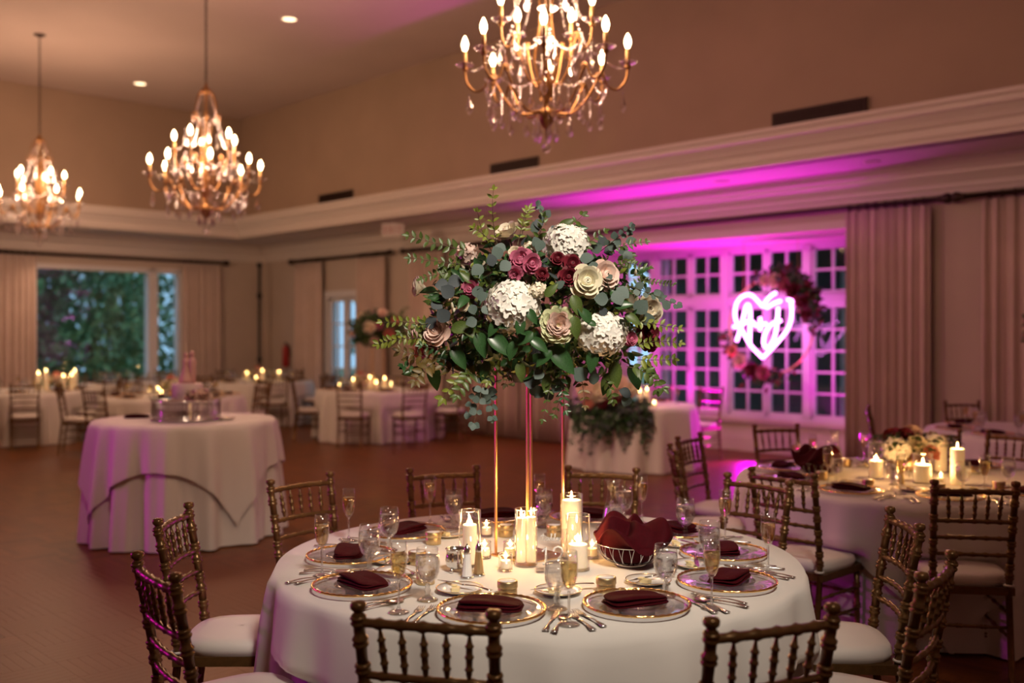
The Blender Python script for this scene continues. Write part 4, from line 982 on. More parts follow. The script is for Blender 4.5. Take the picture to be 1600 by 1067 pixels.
# ---------------------------------------------------------------- the tall arrangement on the near table
ac = Vector((.095, 3.86, 0)); SZ = .765    # stand position
def stand(c, rz, lab, hgt=.78):
    t = thing('flower_stand', lab, 'stand', c, rz); a = .092
    m = MB(); m.box((0, 0, .003), (2*a+.03, 2*a+.03, .005)); obj('base_plate', m, 'gold', t)
    for sx in (-1, 1):
        for sy in (-1, 1): m = MB(); m.box((sx*a, sy*a, hgt/2), (.0078, .0078, hgt)); obj('upright', m, 'goldrod', t)
    m = MB(); m.box((0, 0, hgt), (2*a+.0085, 2*a+.0085, .005)); obj('top_plate', m, 'gold', t)
    return t
stand((ac.x-.028, ac.y, TZ+.001), R(41), 'tall gold four-legged flower stand in the middle of the near table')
def arrangement(full=True):
    rr = random.Random(31)
    c = Vector((0, 0, 0)); t = thing('flower_arrangement', '', 'flowers')
    W_, D_, H_ = .46, .36, .30
    OY = 3.86
    def fr(px, py, out=1.0):                # local position on the front of the dome
        X = (px-838)/403.0; Z = (492-py)/403.0; q = 1-(X/W_/1.06)**2-(Z/H_/1.12)**2
        return Vector((X*(1-.0*out), -D_*sqrt(max(q, .02))*.95*out, Z))
    m = MB(); m.lathe([(.001, -.26), (.09, -.26), (.11, -.2), (.11, -.12), (.001, -.12)], 16, cap=False); obj('floral_foam_bowl', m, 'black', t)
    # dense small foliage making the body of the arrangement
    for mt, lf_, n, sz in (('salal', L_SAL, 1100, .055), ('fern', L_MYR, 1300, .036), ('eucdark', L_EUC, 200, .036), ('myrtle', L_MYR, 420, .034)):
        m = MB()
        for i in range(n):
            d = rv(rr).normalized(); k = rr.uniform(.6, 1.04)*(1 if i % 4 else .75); 
            if abs(d.x) > .2 and d.z < -.3: k *= .97
            p = Vector((d.x*W_*k, d.y*D_*k, d.z*H_*k*(.95 if d.z > 0 else .85)-.01)); nn = (d+rv(rr, .6)).normalized(); dr = (d*.7+rv(rr, .9)+Vector((0, 0, -.15))).normalized()
            m.merge(lf_, orient(p, dr, nn, sz*rr.uniform(.7, 1.25)*(1 if full else 1.35)))
        x = obj('foliage', m, mt, t); x['kind'] = 'stuff'
    if not full:
        for px, py, r_, mt in ((801, 481, .075, 'cream'), (881, 387, .06, 'blush'), (931, 523, .07, 'coral'), (731, 410, .05, 'cream'), (688, 520, .045, 'blush'), (865, 470, .05, 'pink'), (960, 440, .05, 'coral'), (830, 560, .055, 'blush')):
            p = fr(px, py, 1.05); rose(t, p, p+Vector((0, -.1, 0)), r_, mt, rr, .8, False)
            rose(t, Vector((-p.x, -p.y, p.z)), Vector((-p.x, -p.y, p.z)), r_, mt, rr, .8, False)
        for k in range(16):
            a = k*.4; p = Vector((W_*.8*cos(a), D_*.8*sin(a), rr.uniform(-.15, .2))); sprig(t, p, p*1.35+Vector((0, 0, rr.uniform(-.1, .12))), 6, L_MYR, .05, 'fern', rr)
        return t
    # hydrangeas
    hydrangea(t, fr(799, 482, .93), .098, rr, n=170); hydrangea(t, fr(881, 388, .8), .083, rr, n=140); hydrangea(t, fr(930, 522, .93), .088, rr, n=160)
    hydrangea(t, fr(836, 460, 1.06), .03, rr, 'cream', 22, fs=.45); hydrangea(t, fr(731, 402, .95), .042, rr, 'blush', 30, fs=.42); hydrangea(t, fr(826, 397, .9), .03, rr, 'cream', 22, fs=.42)
    for px, py, r_, mt, ax, op in ((792, 366, .043, 'cream', (-.5, -.55, .75), .35), (655, 449, .036, 'cream', (-1, -.25, .12), .2), (688, 517, .043, 'blush', (-.45, -1, .25), .6), (907, 446, .047, 'ivory', (.15, -1, .1), .7),
                                   (936, 436, .044, 'blush', (.5, -1, .2), .7), (1004, 486, .042, 'cream', (.35, -1, .1), .6), (662, 543, .04, 'coral', (-.7, -.8, -.1), .6), (804, 403, .019, 'cream', (0, -1, .2), .5), (730, 481, .017, 'cream', (-.2, -1, .1), .5),
                                   (651, 522, .03, 'blush', (-1, -.5, .1), .5)):
        p = fr(px, py, 1.06); s_ = MB(); s_.tube([p*.3, p*.98], .003, 5); o = rose(t, p, ax, r_, mt, rr, op); s = obj('stem', s_, 'stem', t)
    ruffled(t, fr(865, 509, 1.08), (.05, -1, .05), .056, 'greenrose', rr, inner='blush')
    for px, py, r_, mt, ax in ((812, 414, .034, 'pink', (-.2, -1, .1)), (828, 420, .03, 'pink', (.4, -1, -.1)), (739, 457, .026, 'pink', (-.2, -1, 0)), (975, 529, .02, 'pink', (.3, -1, 0)), (804, 436, .02, 'pink', (-.3, -1, -.5)),
                               (881, 440, .028, 'burg', (0, -1, 0)), (887, 420, .028, 'burg', (.2, -1, .2)), (843, 436, .018, 'burg', (0, -1, 0)), (1006, 520, .034, 'burg', (.6, -1, 0)), (676, 533, .03, 'burg', (-.4, -1, -.2)), (866, 412, .02, 'burg', (0, -1, .2)), (1012, 534, .03, 'burg', (.8, -1, -.2))):
        rose(t, fr(px, py, 1.04), ax, r_, mt, rr, 1.1, False, 'lisianthus' if mt == 'pink' else 'burgundy_rose')
    for px, py in ((709, 468), (713, 481), (716, 487), (990, 524), (984, 430)):
        p = fr(px, py, 1.04); m = MB(); m.lathe([(.001, -.018), (.005, -.01), (.006, 0), (.002, .016)], 8, mtx=orient(p, (0, 0, 1), (0, -1, 0), 1) @ Matrix.Rotation(rr.uniform(-1, 1), 4, 'X')); obj('bud', m, 'ivory', t)
    # large single leaves, each its own part
    big = {k: v.mesh('leaf', k2) for k, v, k2 in (('s', L_SAL, 'salal'), ('f', L_SAL, 'fern'), ('e', L_EUC, 'euc'), ('d', L_EUC, 'eucdark'), ('o', L_SAL, 'olive'))}
    def lf1(key, px, py, ang, size, out=1.1, tw_=.25):
        p = fr(px, py, out); d = Vector((cos(ang), -.22, sin(ang))); L = size/403.0
        obj('leaf', big[key], parent=t, mtx=orient(p-d.normalized()*L*.5, d, Vector((rr.uniform(-tw_, tw_), -1, .35+rr.uniform(-tw_, tw_))), L))
    for a in ((756, 537, -1.3, 40), (783, 537, -.7, 46), (872, 559, -.8, 52), (648, 581, 3.1, 36), (774, 513, -2.2, 30), (811, 512, -1.6, 30), (808, 486, 0, 24), (828, 497, -1.0, 26), (889, 512, -1.5, 34), (911, 506, 2.7, 18), (891, 482, -1.2, 34), (902, 494, 2.2, 30),
              (838, 537, -.6, 32), (729, 512, .2, 36), (742, 520, -.6, 30), (680, 588, -1.3, 42), (700, 562, -.3, 34), (722, 556, -1.0, 40), (954, 582, -1.5, 40), (989, 588, -1.2, 42), (942, 597, -1.8, 36), (1013, 580, -.7, 32), (884, 352, .6, 30), (903, 360, .2, 28),
              (818, 528, -2.5, 30), (800, 545, -1.9, 30), (845, 556, -2.4, 32), (915, 560, -1.7, 36), (760, 575, -2.0, 30), (735, 440, 2.4, 26), (855, 460, .8, 26), (960, 480, .2, 28), (975, 500, -.5, 28), (690, 470, 2.9, 26), (700, 430, 2.2, 30), (850, 595, -1.6, 30), (812, 576, -1.5, 30)):
        lf1('s' if rr.random() < .6 else 'f', *a, out=1.08+rr.uniform(0, .08))
    for px, py, s in ((835, 358, 20), (841, 352, 18), (868, 374, 18), (875, 380, 20), (862, 364, 16), (840, 394, 20), (835, 388, 18), (778, 404, 22), (783, 396, 18), (770, 415, 20), (758, 468, 18), (763, 488, 16), (744, 487, 16), (751, 462, 20), (937, 379, 20), (925, 394, 20), (983, 378, 18),
                      (970, 395, 16), (975, 403, 18), (1026, 463, 18), (1037, 477, 18), (835, 590, 20), (826, 592, 22), (838, 580, 18), (833, 604, 20), (866, 598, 24), (855, 612, 20), (840, 608, 22), (899, 580, 26), (868, 452, 16), (940, 440, 12), (700, 495, 24), (681, 505, 22), (672, 514, 20), (706, 460, 24),
                      (697, 450, 22), (716, 445, 22), (690, 480, 20), (742, 505, 18), (927, 472, 22), (952, 470, 24), (960, 462, 24), (988, 482, 26), (1000, 500, 22), (790, 425, 20), (750, 430, 22), (908, 412, 22), (917, 425, 18), (958, 385, 18), (944, 398, 18), (974, 612, 22), (976, 625, 20), (920, 586, 22)):
        key = 'd' if (px < 720 and py > 430) or rr.random() < .15 else 'e'; a = rr.uniform(0, 6.28); lf1(key, px, py, a, s*.98, 1.1+rr.uniform(0, .1), .5)
    # sprigs reaching out of the dome (pixel pairs give start and tip), drawn as in the photograph
    B = lambda px, py, dy=0: Vector(((px-838)/403.0, dy, (492-py)/403.0))
    for a, c_, n, s, mt, lf_ in (((778, 390), (773, 316), 7, .034, 'myrtle', L_MYR), ((770, 400), (750, 345), 5, .03, 'myrtle', L_MYR), ((740, 400), (650, 380), 9, .040, 'fern', L_MYR), ((735, 420), (652, 412), 8, .036, 'fern', L_MYR), ((725, 430), (668, 440), 7, .034, 'fern', L_MYR),
                                  ((770, 390), (745, 370), 5, .036, 'myrtle', L_MYR), ((815, 375), (825, 336), 6, .042, 'myrtle', L_FER), ((808, 390), (820, 340), 5, .03, 'myrtle', L_FER), ((835, 390), (846, 352), 4, .035, 'fern', L_MYR), ((690, 530), (604, 536), 12, .040, 'myrtle', L_MYR),
                                  ((680, 510), (612, 505), 8, .036, 'myrtle', L_MYR), ((700, 560), (636, 546), 6, .046, 'olive', L_SAL), ((720, 580), (645, 560), 7, .040, 'olive', L_SAL), ((730, 550), (668, 540), 7, .04, 'salal', L_FER), ((740, 560), (700, 615), 6, .052, 'myrtle', L_SAL), ((740, 575), (720, 610), 5, .046, 'fern', L_SAL),
                                  ((690, 560), (660, 590), 5, .05, 'olive', L_SAL), ((860, 560), (844, 645), 7, .030, 'fern', L_MYR), ((870, 570), (878, 632), 7, .034, 'salal', L_MYR), ((900, 580), (905, 625), 5, .034, 'olive', L_MYR), ((880, 590), (862, 640), 5, .03, 'fern', L_MYR),
                                  ((960, 500), (1040, 515), 9, .034, 'myrtle', L_MYR), ((980, 540), (1043, 535), 8, .036, 'myrtle', L_MYR), ((985, 560), (1038, 560), 6, .04, 'myrtle', L_SAL), ((970, 570), (1020, 600), 6, .044, 'fern', L_SAL), ((990, 440), (1032, 450), 9, .022, 'fern', L_MYR),
                                  ((940, 400), (998, 385), 8, .03, 'fern', L_MYR), ((960, 410), (1000, 425), 7, .028, 'fern', L_MYR), ((930, 400), (970, 370), 5, .035, 'euc', L_EUC), ((970, 450), (1037, 480), 6, .036, 'euc', L_EUC), ((900, 400), (935, 372), 5, .034, 'fern', L_MYR),
                                  ((700, 500), (640, 520), 5, .036, 'fern', L_MYR), ((660, 590), (640, 570), 3, .04, 'salal', L_SAL), ((800, 560), (790, 595), 4, .036, 'olive', L_MYR), ((780, 560), (765, 590), 4, .04, 'myrtle', L_SAL), ((930, 580), (950, 620), 5, .04, 'fern', L_SAL), ((1000, 560), (1015, 605), 4, .046, 'fern', L_SAL),
                                  ((758, 560), (745, 650), 6, .040, 'euc', L_EUC), ((757, 600), (770, 645), 4, .038, 'euc', L_EUC), ((755, 600), (735, 638), 4, .038, 'euc', L_EUC), ((850, 360), (838, 336), 3, .04, 'euc', L_EUC), ((860, 400), (905, 345), 5, .042, 'fern', L_SAL)):
        y0 = -D_*.55; f_ = .9
        sprig(t, B(*a, y0), B(*c_, y0-.05+rr.uniform(-.08, .08)), n, lf_, s, mt, rr, .02, name={'euc': 'eucalyptus_sprig'}.get(mt, 'leafy_sprig'), pairs=True)
    for k in range(12):                     # back of the dome
        a = .3+k*.22; p = Vector((W_*.75*cos(a), D_*.8*sin(a), rr.uniform(-.1, .2))); sprig(t, p, p*1.3+Vector((0, 0, rr.uniform(-.08, .1))), 7, L_MYR, .036, 'fern', rr)
        if k % 3 == 0: rose(t, p*1.15, p, .045, ('cream', 'blush', 'pink', 'cream')[k//3], rr, .7, False)
    return t
t = arrangement(True); t.location = (ac.x, ac.y, EYE+(HZ-492)/403.0*1.0); t['label'] = 'tall lush arrangement of white hydrangeas, roses and greenery on the gold stand, in sharp focus'
ARZ = t.location.z
o = arrangement(False); FIRST['arr'] = o
x, y, d = FAR['A']; o.location = (x, y, ARZ); o['label'] = 'tall blurred arrangement of peach roses above the far table before the glazed garden door'; stand((x, y, TZ+.001), .3, 'tall gold flower stand on the far table before the glazed garden door')
o = place('arr', None, (T3X+.28, T3Y, ARZ-.03), 1.0, 'dark tall arrangement cut off by the right edge of the picture', None); stand((T3X+.28, T3Y, TZ+.001), .3, 'tall gold flower stand on the dim corner table')
# low arrangement of the second table
rr = random.Random(77)
def low_bouquet(name, loc, lab, specs, spread=(.2, .14), n=160, vase=True, seed=1, z0=.14, ls=1):
    rr = random.Random(seed); t = thing(name, lab, 'flowers', loc)
    if vase: m = MB(); m.lathe([(.001, 0), (.06, 0), (.065, .01), (.06, .11), (.057, .11), (.06, .012), (.001, .008)], 24, cap=False); obj('vase', m, 'brass', t)
    m = MB(); m2 = MB()
    for i in range(n):
        a = rr.uniform(0, 2*pi); k = rr.uniform(.2, 1.1); p = Vector((spread[0]*cos(a)*k, spread[1]*sin(a)*k, z0+rr.uniform(-.04, .08)*(1.2-k*.5))); d = Vector((cos(a), sin(a), rr.uniform(-.5, .6)))
        (m if i % 2 else m2).merge((L_SAL if i % 2 else L_MYR), orient(p, d, (0, 0, 1), ls*rr.uniform(.04, .075)))
    obj('foliage', m, 'salal', t)['kind'] = 'stuff'; obj('foliage', m2, 'fern', t)['kind'] = 'stuff'
    for x, y, z, r_, mt, kind in specs:
        if kind == 'h': hydrangea(t, Vector((x, y, z)), r_, rr, mt, 70, fs=.34)
        else: rose(t, Vector((x, y, z)), (x*2, -.4+y, .5), r_, mt, rr, .8, False)
    return t
q = spot(1425, 735, TZ)
low_bouquet('low_centrepiece', (q.x, q.y, TZ+.001), 'low bunch of cream blooms lit yellow by candles on the right table', [(-.12, -.06, .14, .082, 'hydr', 'h'), (.02, -.06, .17, .06, 'cream', 'r'), (.14, -.03, .17, .07, 'hydr', 'h'), (.08, -.12, .13, .04, 'coral', 'r'), (-.03, .02, .23, .042, 'burg', 'r'),
            (.03, .06, .24, .05, 'blush', 'r'), (-.1, .05, .22, .05, 'burg', 'r'), (.17, .06, .2, .045, 'cream', 'r')], (.24, .15), 220, seed=5, z0=.16)
for k, px, lab in (('C', 268, 'low yellow-lit blooms between the candles behind the cake'), ('D', 88, 'low dark blooms among the candles at the left edge'), ('B', 404, 'low blush blooms among the candles of the farthest table'), ('A', 566, 'low blooms around the foot of the tall stand on the far table')):
    x, y, d = FAR[k]; q = at(px, 600, y); low_bouquet('low_centrepiece', (q.x, q.y+.1, TZ+.001), lab, [(-.1, -.05, .16, .07, 'cream', 'r'), (.04, -.08, .18, .07, 'cream' if k == 'C' else 'blush', 'r'), (.14, 0, .17, .06, 'cream', 'r'), (0, .05, .22, .05, 'burg', 'r'), (-.06, .02, .24, .05, 'coral', 'r')], (.24, .16), 90, seed=ord(k), z0=.15)
# garland falling over the sweetheart table
t = thing('cascading_garland', 'dark greenery garland with blush roses spilling down the front of the sweetheart table', 'flowers', (HX, HY, 0)); rr = random.Random(12)
fz = lambda px, py: at(px, py, HY-.80)-Vector((HX, HY, 0))
m = MB(); m2 = MB()
for i in range(620):
    px = rr.gauss(950, 30); px = min(max(px, 896), 1012); py = 629+abs(rr.gauss(0, 20))-3
    p = fz(px, py); p.y += rr.uniform(-.03, .12)
    if p.z < TZ: p.y = min(p.y, -.74-.03+.0*p.x) if True else 0
    (m if i % 3 else m2).merge(L_SAL if i % 2 else L_FER, orient(p, Vector((rr.uniform(-1, 1), -.5, rr.uniform(-1, .4))), (0, -1, .3), rr.uniform(.06, .11)))
obj('foliage', m, 'salal', t)['kind'] = 'stuff'; obj('foliage', m2, 'eucdark', t)['kind'] = 'stuff'
for a, c_ in (((905, 640), (893, 690)), ((915, 650), (908, 700)), ((930, 655), (932, 688)), ((945, 655), (940, 682)), ((965, 650), (975, 700)), ((978, 650), (984, 690)), ((1005, 640), (1011, 705)), ((1000, 640), (1006, 680)), ((900, 640), (902, 672)), ((955, 655), (952, 690)), ((925, 655), (922, 706)), ((988, 648), (994, 672)), ((1013, 640), (1018, 672))):
    sprig(t, fz(*a), fz(*c_), 9, L_FER, .085, 'salal', rr, .03, .004, name='hanging_vine')
for px, py, r_, mt in ((916, 612, .09, 'blush'), (933, 616, .10, 'cream'), (950, 612, .09, 'blush'), (966, 606, .10, 'blush'), (941, 630, .06, 'burg'), (920, 632, .05, 'coral'), (975, 622, .06, 'burg'), (985, 612, .07, 'cream'), (957, 628, .05, 'burg')):
    rose(t, fz(px, py-4)+Vector((0, -.06, 0)), (0, -1, .35), r_, mt, rr, .8, False)
# place settings of the sweetheart table
for x, l in ((.35, 'right'), (-.1, 'middle')):
    tw('charger', mk_charger, (HX+x, HY+.35, TZ+.001), 0, 'gold-rimmed charger on the sweetheart table, the %s one' % l); tw('napkin', mk_napkin, (HX+x, HY+.35, TZ+.001), 0, 'dark red napkin on the sweetheart table, the %s one' % l)
    tw('flute', mk_flute, (HX+x+.2, HY+.1, TZ+.001), 0, 'champagne flute on the sweetheart table, the %s one' % l)

# ---------------------------------------------------------------- cake on its silver stand
q = spot(291, 655, CZ); qx, qy = (291-800)/F*8.0, 8.0
t = thing('cake_stand', 'round mirrored silver cake stand on the white-draped cake table', 'cake stand', (qx, qy, CZ+.002))
m = MB(); m.lathe([(.001, .005), (.27, .005), (.27, .018), (.262, .022), (.262, .150), (.27, .154), (.27, .168), (.001, .168)], 56, cap=False); obj('drum', m, 'silver', t)
m = MB()
for k in range(60):
    a = 2*pi*k/60
    for j in range(5): m.box((0, 0, 0), (.004, .018, .018), Matrix.Rotation(a, 4, 'Z') @ Matrix.Translation((.264, 0, .035+j*.025)) @ Matrix.Rotation(.785, 4, 'X'))
obj('raised_diamonds', m, 'silver', t)['kind'] = 'stuff'
for k in range(4): a = k*pi/2+.6; m = MB(); m.lathe([(.018, 0), (.012, .006)], 10, (.25*cos(a), .25*sin(a), 0)); obj('foot', m, 'silver', t)
t = thing('wedding_cake', 'small pale pink cake on the silver stand', 'cake', (qx, qy+.03, CZ+.170))
m = MB(); m.lathe([(.001, 0), (.118, 0), (.12, .004), (.12, .118), (.114, .125), (.001, .126)], 48, cap=False); obj('bottom_tier', m, 'cake', t)
m = MB(); m.tube([(.12*cos(a), .12*sin(a), .006) for a in [2*pi*k/40 for k in range(40)]], .007, 6, closed=True); obj('icing_bead', m, 'cake', t)
t = thing('cake_topper', 'pale pink figure of a couple standing on the cake', 'cake topper', (qx+.01, qy+.03, CZ+.298))
m = MB(); m.lathe([(.062, 0), (.055, .03), (.035, .09), (.024, .135), (.026, .15), (.03, .175), (.02, .195), (.009, .2), (.017, .212), (.02, .225), (.014, .24), (.001, .245)], 16, (-.02, 0, 0)); obj('bride', m, 'figure', t)
m = MB(); m.lathe([(.026, 0), (.028, .06), (.026, .12), (.032, .17), (.022, .2), (.009, .208), (.018, .22), (.02, .235), (.013, .252), (.001, .256)], 14, (.03, 0, 0)); obj('groom', m, 'figure', t)
low_bouquet('cake_flowers', (qx+.13, qy-.17, CZ+.17), 'two peach roses with dark leaves against the foot of the cake', [(-.03, -.02, .04, .045, 'blush', 'r'), (.06, 0, .05, .05, 'blush', 'r')], (.09, .04), 34, False, 3, .022, .6)
low_bouquet('cake_flowers', (qx-.17, qy-.1, CZ+.17), 'dark leaf sprig on the left of the cake stand', [(0, 0, .03, .02, 'burg', 'r')], (.06, .04), 24, False, 6, .015, .6)
qn = spot(214, 653, CZ); tw('napkin', mk_napkin, (qn.x, qn.y, CZ-.015), .2, 'dark napkin lying on the cake table left of the stand'); FIRST['cake_knife'] = None
tw('knife', mk_knife, (qn.x+.03, qn.y-.0, CZ+.034), .9, 'silver cake knife on the dark napkin of the cake table')
qn = spot(352, 656, CZ); tw('breadplate', mk_bread_plate, (qn.x, qn.y, CZ+.002), 0, 'small gold-edged plate on the cake table right of the stand')

# ---------------------------------------------------------------- neon sign on a flower hoop in the bay
nu, nvv = 6.98, 11.3; npos = uv(nu, nvv, 1.70); NR = atan2(-CU[1], -CU[0])   # local +x runs to the picture's right
t = thing('flower_hoop', 'hanging round hoop with dark flowers behind the pink neon heart', 'hoop', uv(nu, nvv+.12, 0), NR); base = Vector((0, 0, 1.72))
m = MB(); m.tube([(.62*cos(a), 0, 1.72+.62*sin(a)) for a in [2*pi*k/60 for k in range(60)]], .012, 8, closed=True); obj('hoop', m, 'brass', t)
for s in (-1, 1): m = MB(); m.tube([(s*.40, 0, 1.72+.473), (s*.40, 0, BZ)], .0035, 5); obj('hanging_wire', m, 'brass', t)
rr = random.Random(3); m = MB(); m2 = MB()
for i in range(900):
    up = i % 5 != 0; a = rr.gauss(.85, .38) if up else rr.gauss(4.35, .42); k = .62+rr.gauss(0, .07 if up else .06); 
    if not up and i % 10 == 0: a = rr.uniform(3.2, 5.0)
    p = Vector((k*cos(a), rr.uniform(-.1, .06), 1.72+k*sin(a))); d = Vector((cos(a), -.3, sin(a)))+rv(rr, .8)
    (m if i % 3 else m2).merge(L_SAL, orient(p, d, (0, -1, .2), rr.uniform(.06, .12)))
obj('foliage', m, 'salal', t)['kind'] = 'stuff'; obj('foliage', m2, 'burg', t)['kind'] = 'stuff'
for a, r_, mt in ((.55, .07, 'burg'), (.85, .08, 'burg'), (1.1, .075, 'pink'), (1.35, .07, 'blush'), (.25, .06, 'burg'), (4.0, .075, 'blush'), (4.35, .07, 'burg'), (4.65, .07, 'pink'), (3.7, .06, 'coral'), (1.6, .055, 'blush')):
    rose(t, Vector((.60*cos(a), -.13, 1.72+.60*sin(a))), (0, -1, .1), r_, mt, rr, .9, False)
t = thing('neon_sign', 'glowing pink neon heart around the handwritten initials A + J', 'neon sign', uv(nu, nvv-.06, 1.72), NR)
def npth(pts, sub=6):
    P = [Vector(((a-465)/6.275/106, 0, (540-b_)/6.275/121)) for a, b_ in pts]; out = []
    if len(P) == 2: return P
    for i in range(len(P)-1):
        p0, p1, p2, p3 = P[max(i-1, 0)], P[i], P[i+1], P[min(i+2, len(P)-1)]
        for k in range(sub):
            s = k/sub; out.append(.5*((2*p1)+(p2-p0)*s+(2*p0-5*p1+4*p2-p3)*s*s+(3*p1-p0-3*p2+p3)*s**3))
    return out+[P[-1]]
for nm, pts in (('heart_tube', [(462, 345), (415, 290), (365, 240), (315, 225), (250, 250), (205, 305), (188, 380), (190, 450), (208, 505), (245, 560), (300, 650), (340, 720), (400, 785), (465, 848)]),
                ('heart_tube', [(465, 848), (540, 770), (620, 680), (690, 590), (730, 500), (742, 400), (738, 330), (742, 297), (700, 285)]),
                ('heart_tube', [(465, 352), (500, 290), (550, 240), (592, 217)]), ('heart_tube', [(500, 362), (570, 320), (640, 295)]),
                ('letter_tube', [(203, 685), (240, 580), (275, 440), (300, 340), (325, 328), (342, 400), (340, 520), (335, 700)]), ('letter_tube', [(170, 542), (230, 535), (310, 492), (370, 500), (400, 532), (500, 512)]),
                ('letter_tube', [(440, 452), (440, 582)]), ('letter_tube', [(615, 355), (605, 480), (590, 600), (560, 690), (512, 750), (478, 720), (480, 640), (515, 560), (565, 510), (640, 485)])):
    m = MB(); m.tube(npth(pts), .0195, 8); obj(nm, m, 'neon', t)
m = MB()
for a, c_ in (((300, 235), (300, 235)), ((700, 580), (700, 580)), ((465, 840), (465, 840))):
    p = npth([a, c_])[0]; m.tube([p+Vector((0, .01, 0)), p+Vector((0, .16, 0))], .006, 6)
obj('mounting_pin', m, 'brass', t)

# ---------------------------------------------------------------- chandeliers
def arm_pts(r1, z1, r0, z0, dip): return [Vector((r0, 0, z0)), Vector((r0+(r1-r0)*.25, 0, z0+dip*.6)), Vector((r0+(r1-r0)*.45, 0, z0+(z1-z0)*.25)), Vector((r0+(r1-r0)*.58, 0, z0+(z1-z0)*.62)), Vector((r0+(r1-r0)*.66, 0, z1-.06)), Vector((r0+(r1-r0)*.74, 0, z1-.14)), Vector((r0+(r1-r0)*.86, 0, z1-.165)), Vector((r0+(r1-r0)*.97, 0, z1-.11)), Vector((r1, 0, z1-.03)), Vector((r1, 0, z1))]
def smooth(P, sub=4):
    out = []
    for i in range(len(P)-1):
        p0, p1, p2, p3 = P[max(i-1, 0)], P[i], P[i+1], P[min(i+2, len(P)-1)]
        for k in range(sub): s = k/sub; out.append(.5*((2*p1)+(p2-p0)*s+(2*p0-5*p1+4*p2-p3)*s*s+(3*p1-p0-3*p2+p3)*s**3))
    return out+[P[-1]]
def drop(m, p, s=1.0, beads=3):
    z = p[2]
    for k in range(beads): m.lathe([(.001, -.009*s), (.009*s, 0), (.001, .009*s)], 6, (p[0], p[1], z-.012*s), smooth=False, cap=False); z -= .021*s
    m.lathe([(.001, 0), (.008*s, -.018*s), (.023*s, -.058*s), (.017*s, -.080*s), (.001, -.098*s)], 6, (p[0], p[1], z), smooth=False, cap=False, sq=.6)
def mk_chandelier():
    t = thing('chandelier', '', 'chandelier'); arms = []
    def ring(n, r1, z1, r0, z0, ph, rad):
        tube = MB(); P = smooth(arm_pts(r1, z1, r0, z0, -.02)); tube.tube(P, rad, 7)
        # little scroll on the arm
        c = P[14]; tube.tube([c+Vector((.035*(1-k/14)*cos(k*.7), 0, .035*(1-k/14)*sin(k*.7))) for k in range(13)], rad*.7, 5)
        a_me = tube.mesh('arm', 'bronze')
        bo = MB(); bo.lathe([(.001, -.004), (.02, -.004), (.05, .004), (.066, .016), (.063, .018), (.046, .009), (.001, .003)], 18, cap=False); bo_me = bo.mesh('bobeche', 'crystal')
        cu = MB(); cu.lathe([(.006, -.035), (.018, -.02), (.021, -.006), (.013, 0), (.001, 0)], 12); cu_me = cu.mesh('candle_cup', 'bronze')
        sl = MB(); sl.lathe([(.0135, 0), (.0135, .105), (.001, .108)], 12); sl_me = sl.mesh('candle_sleeve', 'sleeve')
        bu = MB(); bu.lathe([(.010, 0), (.016, .013), (.0225, .035), (.0215, .055), (.013, .080), (.005, .096), (.001, .101)], 14); bu_me = bu.mesh('bulb', 'bulb')
        pe = MB(); drop(pe, (0, 0, 0), 1.25, 1); pe_me = pe.mesh('crystal_drop', 'crystal')
        for k in range(n):
            a = ph+2*pi*k/n; o = obj('arm', a_me, parent=t, rot=(0, 0, a))
            for me, z in ((bo_me, z1+.002), (cu_me, z1), (sl_me, z1+.004), (bu_me, z1+.112)): obj(me.name.split('.')[0], me, parent=o, loc=(r1, 0, z))
            x = obj('crystal_drop', pe_me, parent=o, loc=(r1-.03, 0, z1-.175)); x.rotation_euler = (0, 0, k)
            s2 = MB(); 
    ring(8, .55, .33, .04, .02, .28, .0085); ring(5, .32, .60, .03, .22, .5, .0075)
    m = MB(); m.lathe([(.001, -.16), (.006, -.14), (.012, -.115), (.008, -.10), (.03, -.075), (.055, -.035), (.062, 0), (.05, .03), (.02, .06), (.02, .1), (.034, .14), (.028, .26), (.018, .36), (.022, .55), (.034, .60), (.02, .66), (.015, .92), (.03, .97), (.015, 1.03), (.012, 1.18), (.05, 1.21), (.055, 1.23), (.02, 1.26), (.008, 1.31)], 18); obj('column', m, 'bronze', t)
    for k in range(6):
        a = 2*pi*k/6; m = MB(); c_, s_ = cos(a), sin(a)
        m.tube(smooth([Vector((r_*c_, r_*s_, z)) for r_, z in ((.03, 1.22), (.08, 1.19), (.115, 1.08), (.12, .98), (.15, .92), (.165, .96), (.15, .985))]), .006, 6); obj('crown_rib', m, 'bronze', t)
        m = MB(); m.tube(smooth([Vector((r_*c_, r_*s_, z)) for r_, z in ((.12, .98), (.06, .85), (.05, .6), (.09, .38), (.05, .2), (.04, .1))]), .0075, 6); obj('column_rib', m, 'bronze', t)
    m = MB()                                 # swags of beads
    def swag(p, q, sag, n):
        for i in range(n+1):
            s = i/n; x = p.lerp(q, s)-Vector((0, 0, sag*4*s*(1-s))); m.lathe([(.001, -.0095), (.0095, 0), (.001, .0095)], 5, tuple(x), smooth=False, cap=False)
    V = lambda r_, a, z: Vector((r_*cos(a), r_*sin(a), z))
    for k in range(8):
        a = .28+2*pi*k/8; b2 = a+2*pi/8; swag(V(.42, a, .20), V(.42, b2, .20), .09, 17); swag(V(.52, a, .31), V(.30, a, .54), .07, 15)
    for k in range(5):
        a = .5+2*pi*k/5; b2 = a+2*pi/5; swag(V(.26, a, .50), V(.26, b2, .50), .1, 16); swag(V(.31, a, .60), V(.13, a, .96), .09, 20)
    for k in range(6):
        a = 2*pi*k/6; swag(V(.15, a, .95), V(.15, a+pi/3, .95), .05, 9); swag(V(.05, a, 1.19), V(.12, a, .95), -.01, 12)
    x = obj('bead_swags', m, 'crystal', t); x['kind'] = 'stuff'
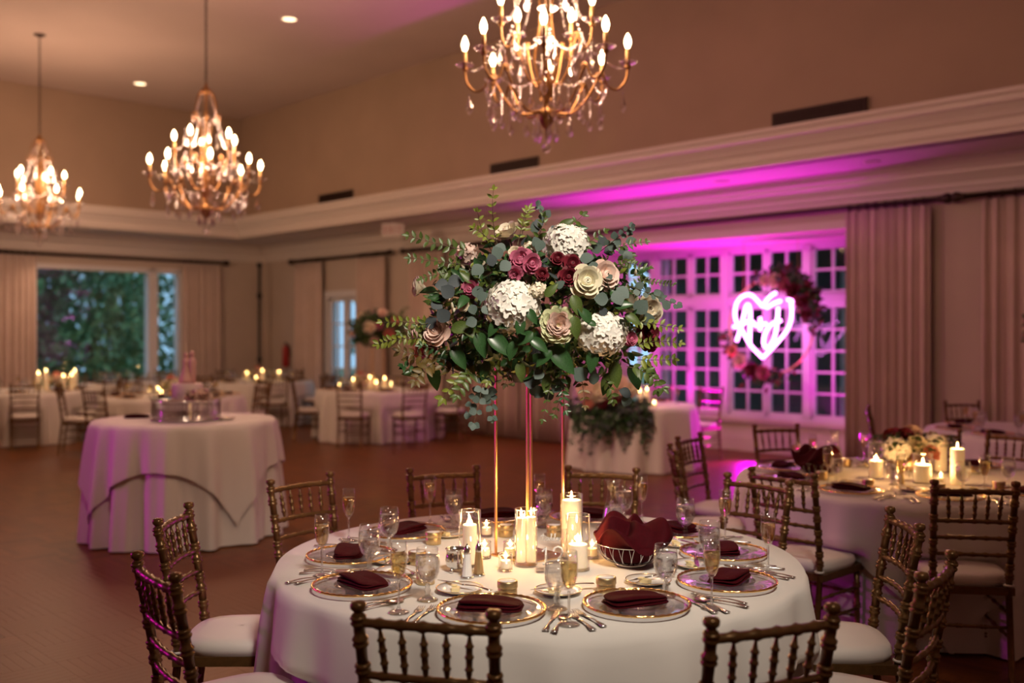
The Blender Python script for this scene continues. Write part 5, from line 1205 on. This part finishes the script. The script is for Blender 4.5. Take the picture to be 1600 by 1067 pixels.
    dr = MB(); drop(dr, (0, 0, 0), 1.1, 3); dme = dr.mesh('crystal_drop', 'crystal'); lg = MB(); drop(lg, (0, 0, 0), 1.0, 7); lme = lg.mesh('crystal_drop', 'crystal')
    for k in range(8):
        a = .28+2*pi*k/8; obj('crystal_drop', dme, parent=t, loc=V(.40, a+.39, .10)); obj('crystal_drop', lme, parent=t, loc=V(.30, a+.2, .14)); obj('crystal_drop', dme, parent=t, loc=V(.24, a+.4, .16)); obj('crystal_drop', dme, parent=t, loc=V(.31, a+.1, .50)) 
    for k in range(7): a = k*.9; obj('crystal_drop', dme, parent=t, loc=V(.075, a, -.005)); 
    for k in range(5): a = .5+2*pi*k/5; obj('crystal_drop', dme, parent=t, loc=V(.22, a+.6, .82)); obj('crystal_drop', dme, parent=t, loc=V(.18, a+.3, .46))
    m = MB(); m.ball((0, 0, -.225), .034, 10, 8); m.tube([(0, 0, -.195), (0, 0, -.15)], .003, 5); obj('crystal_ball', m, 'crystal', t)
    return t
LINK = MB()
for k in range(1): LINK.tube([(.014*cos(a), 0, .026*sin(a)) for a in [2*pi*i/10 for i in range(10)]], .004, 5, closed=True)
for px, Y, zh, lab in ((853, 6.73, 3.10, 'large brass and crystal chandelier at the top, directly above the near table'), (322, 10.3, 2.91, 'middle crystal chandelier, hanging by the corner of the high ceiling'), (62, 13.9, 3.11, 'leftmost crystal chandelier, the farthest and brightest of the row')):
    x = (px-800)/F*Y; o = place('chandelier', mk_chandelier, (x, Y, zh), Y, lab, 'crystal chandeliers in a row')
    m = MB(); z = zh+1.31; i = 0
    while z < CEIL-.05: m.merge(LINK, Matrix.Translation((0, 0, z+.02-zh)) @ Matrix.Rotation(i*pi/2, 4, 'Z')); z += .042; i += 1
    obj('chain', m, 'rod', o); m = MB(); m.lathe([(.001, -.05), (.012, -.045), (.03, -.03), (.075, -.015), (.08, 0)], 20, (0, 0, CEIL-zh)); obj('ceiling_canopy', m, 'rod', o)
    l = point('chandelier_light', (0, 0, .66), WARM, 118, .3); l.parent = o
# chandeliers of the near half of the room, behind the camera, give their light too
for u in (.75, -2.9): point('room_light', uv(u, 4.6, 3.4), WARM, 5, .4)
for u, v in ((12, 9.9), (7.3, 9.85), (17.9, 6.5), (17.9, 3.0)): spotlight('soffit_spot', uv(u, v, SOF-.03), uv(u, v, 0), WARM, 60, 120, .8, .08)  # warm spots below the soffit; the bay one added to brighten the sweetheart table
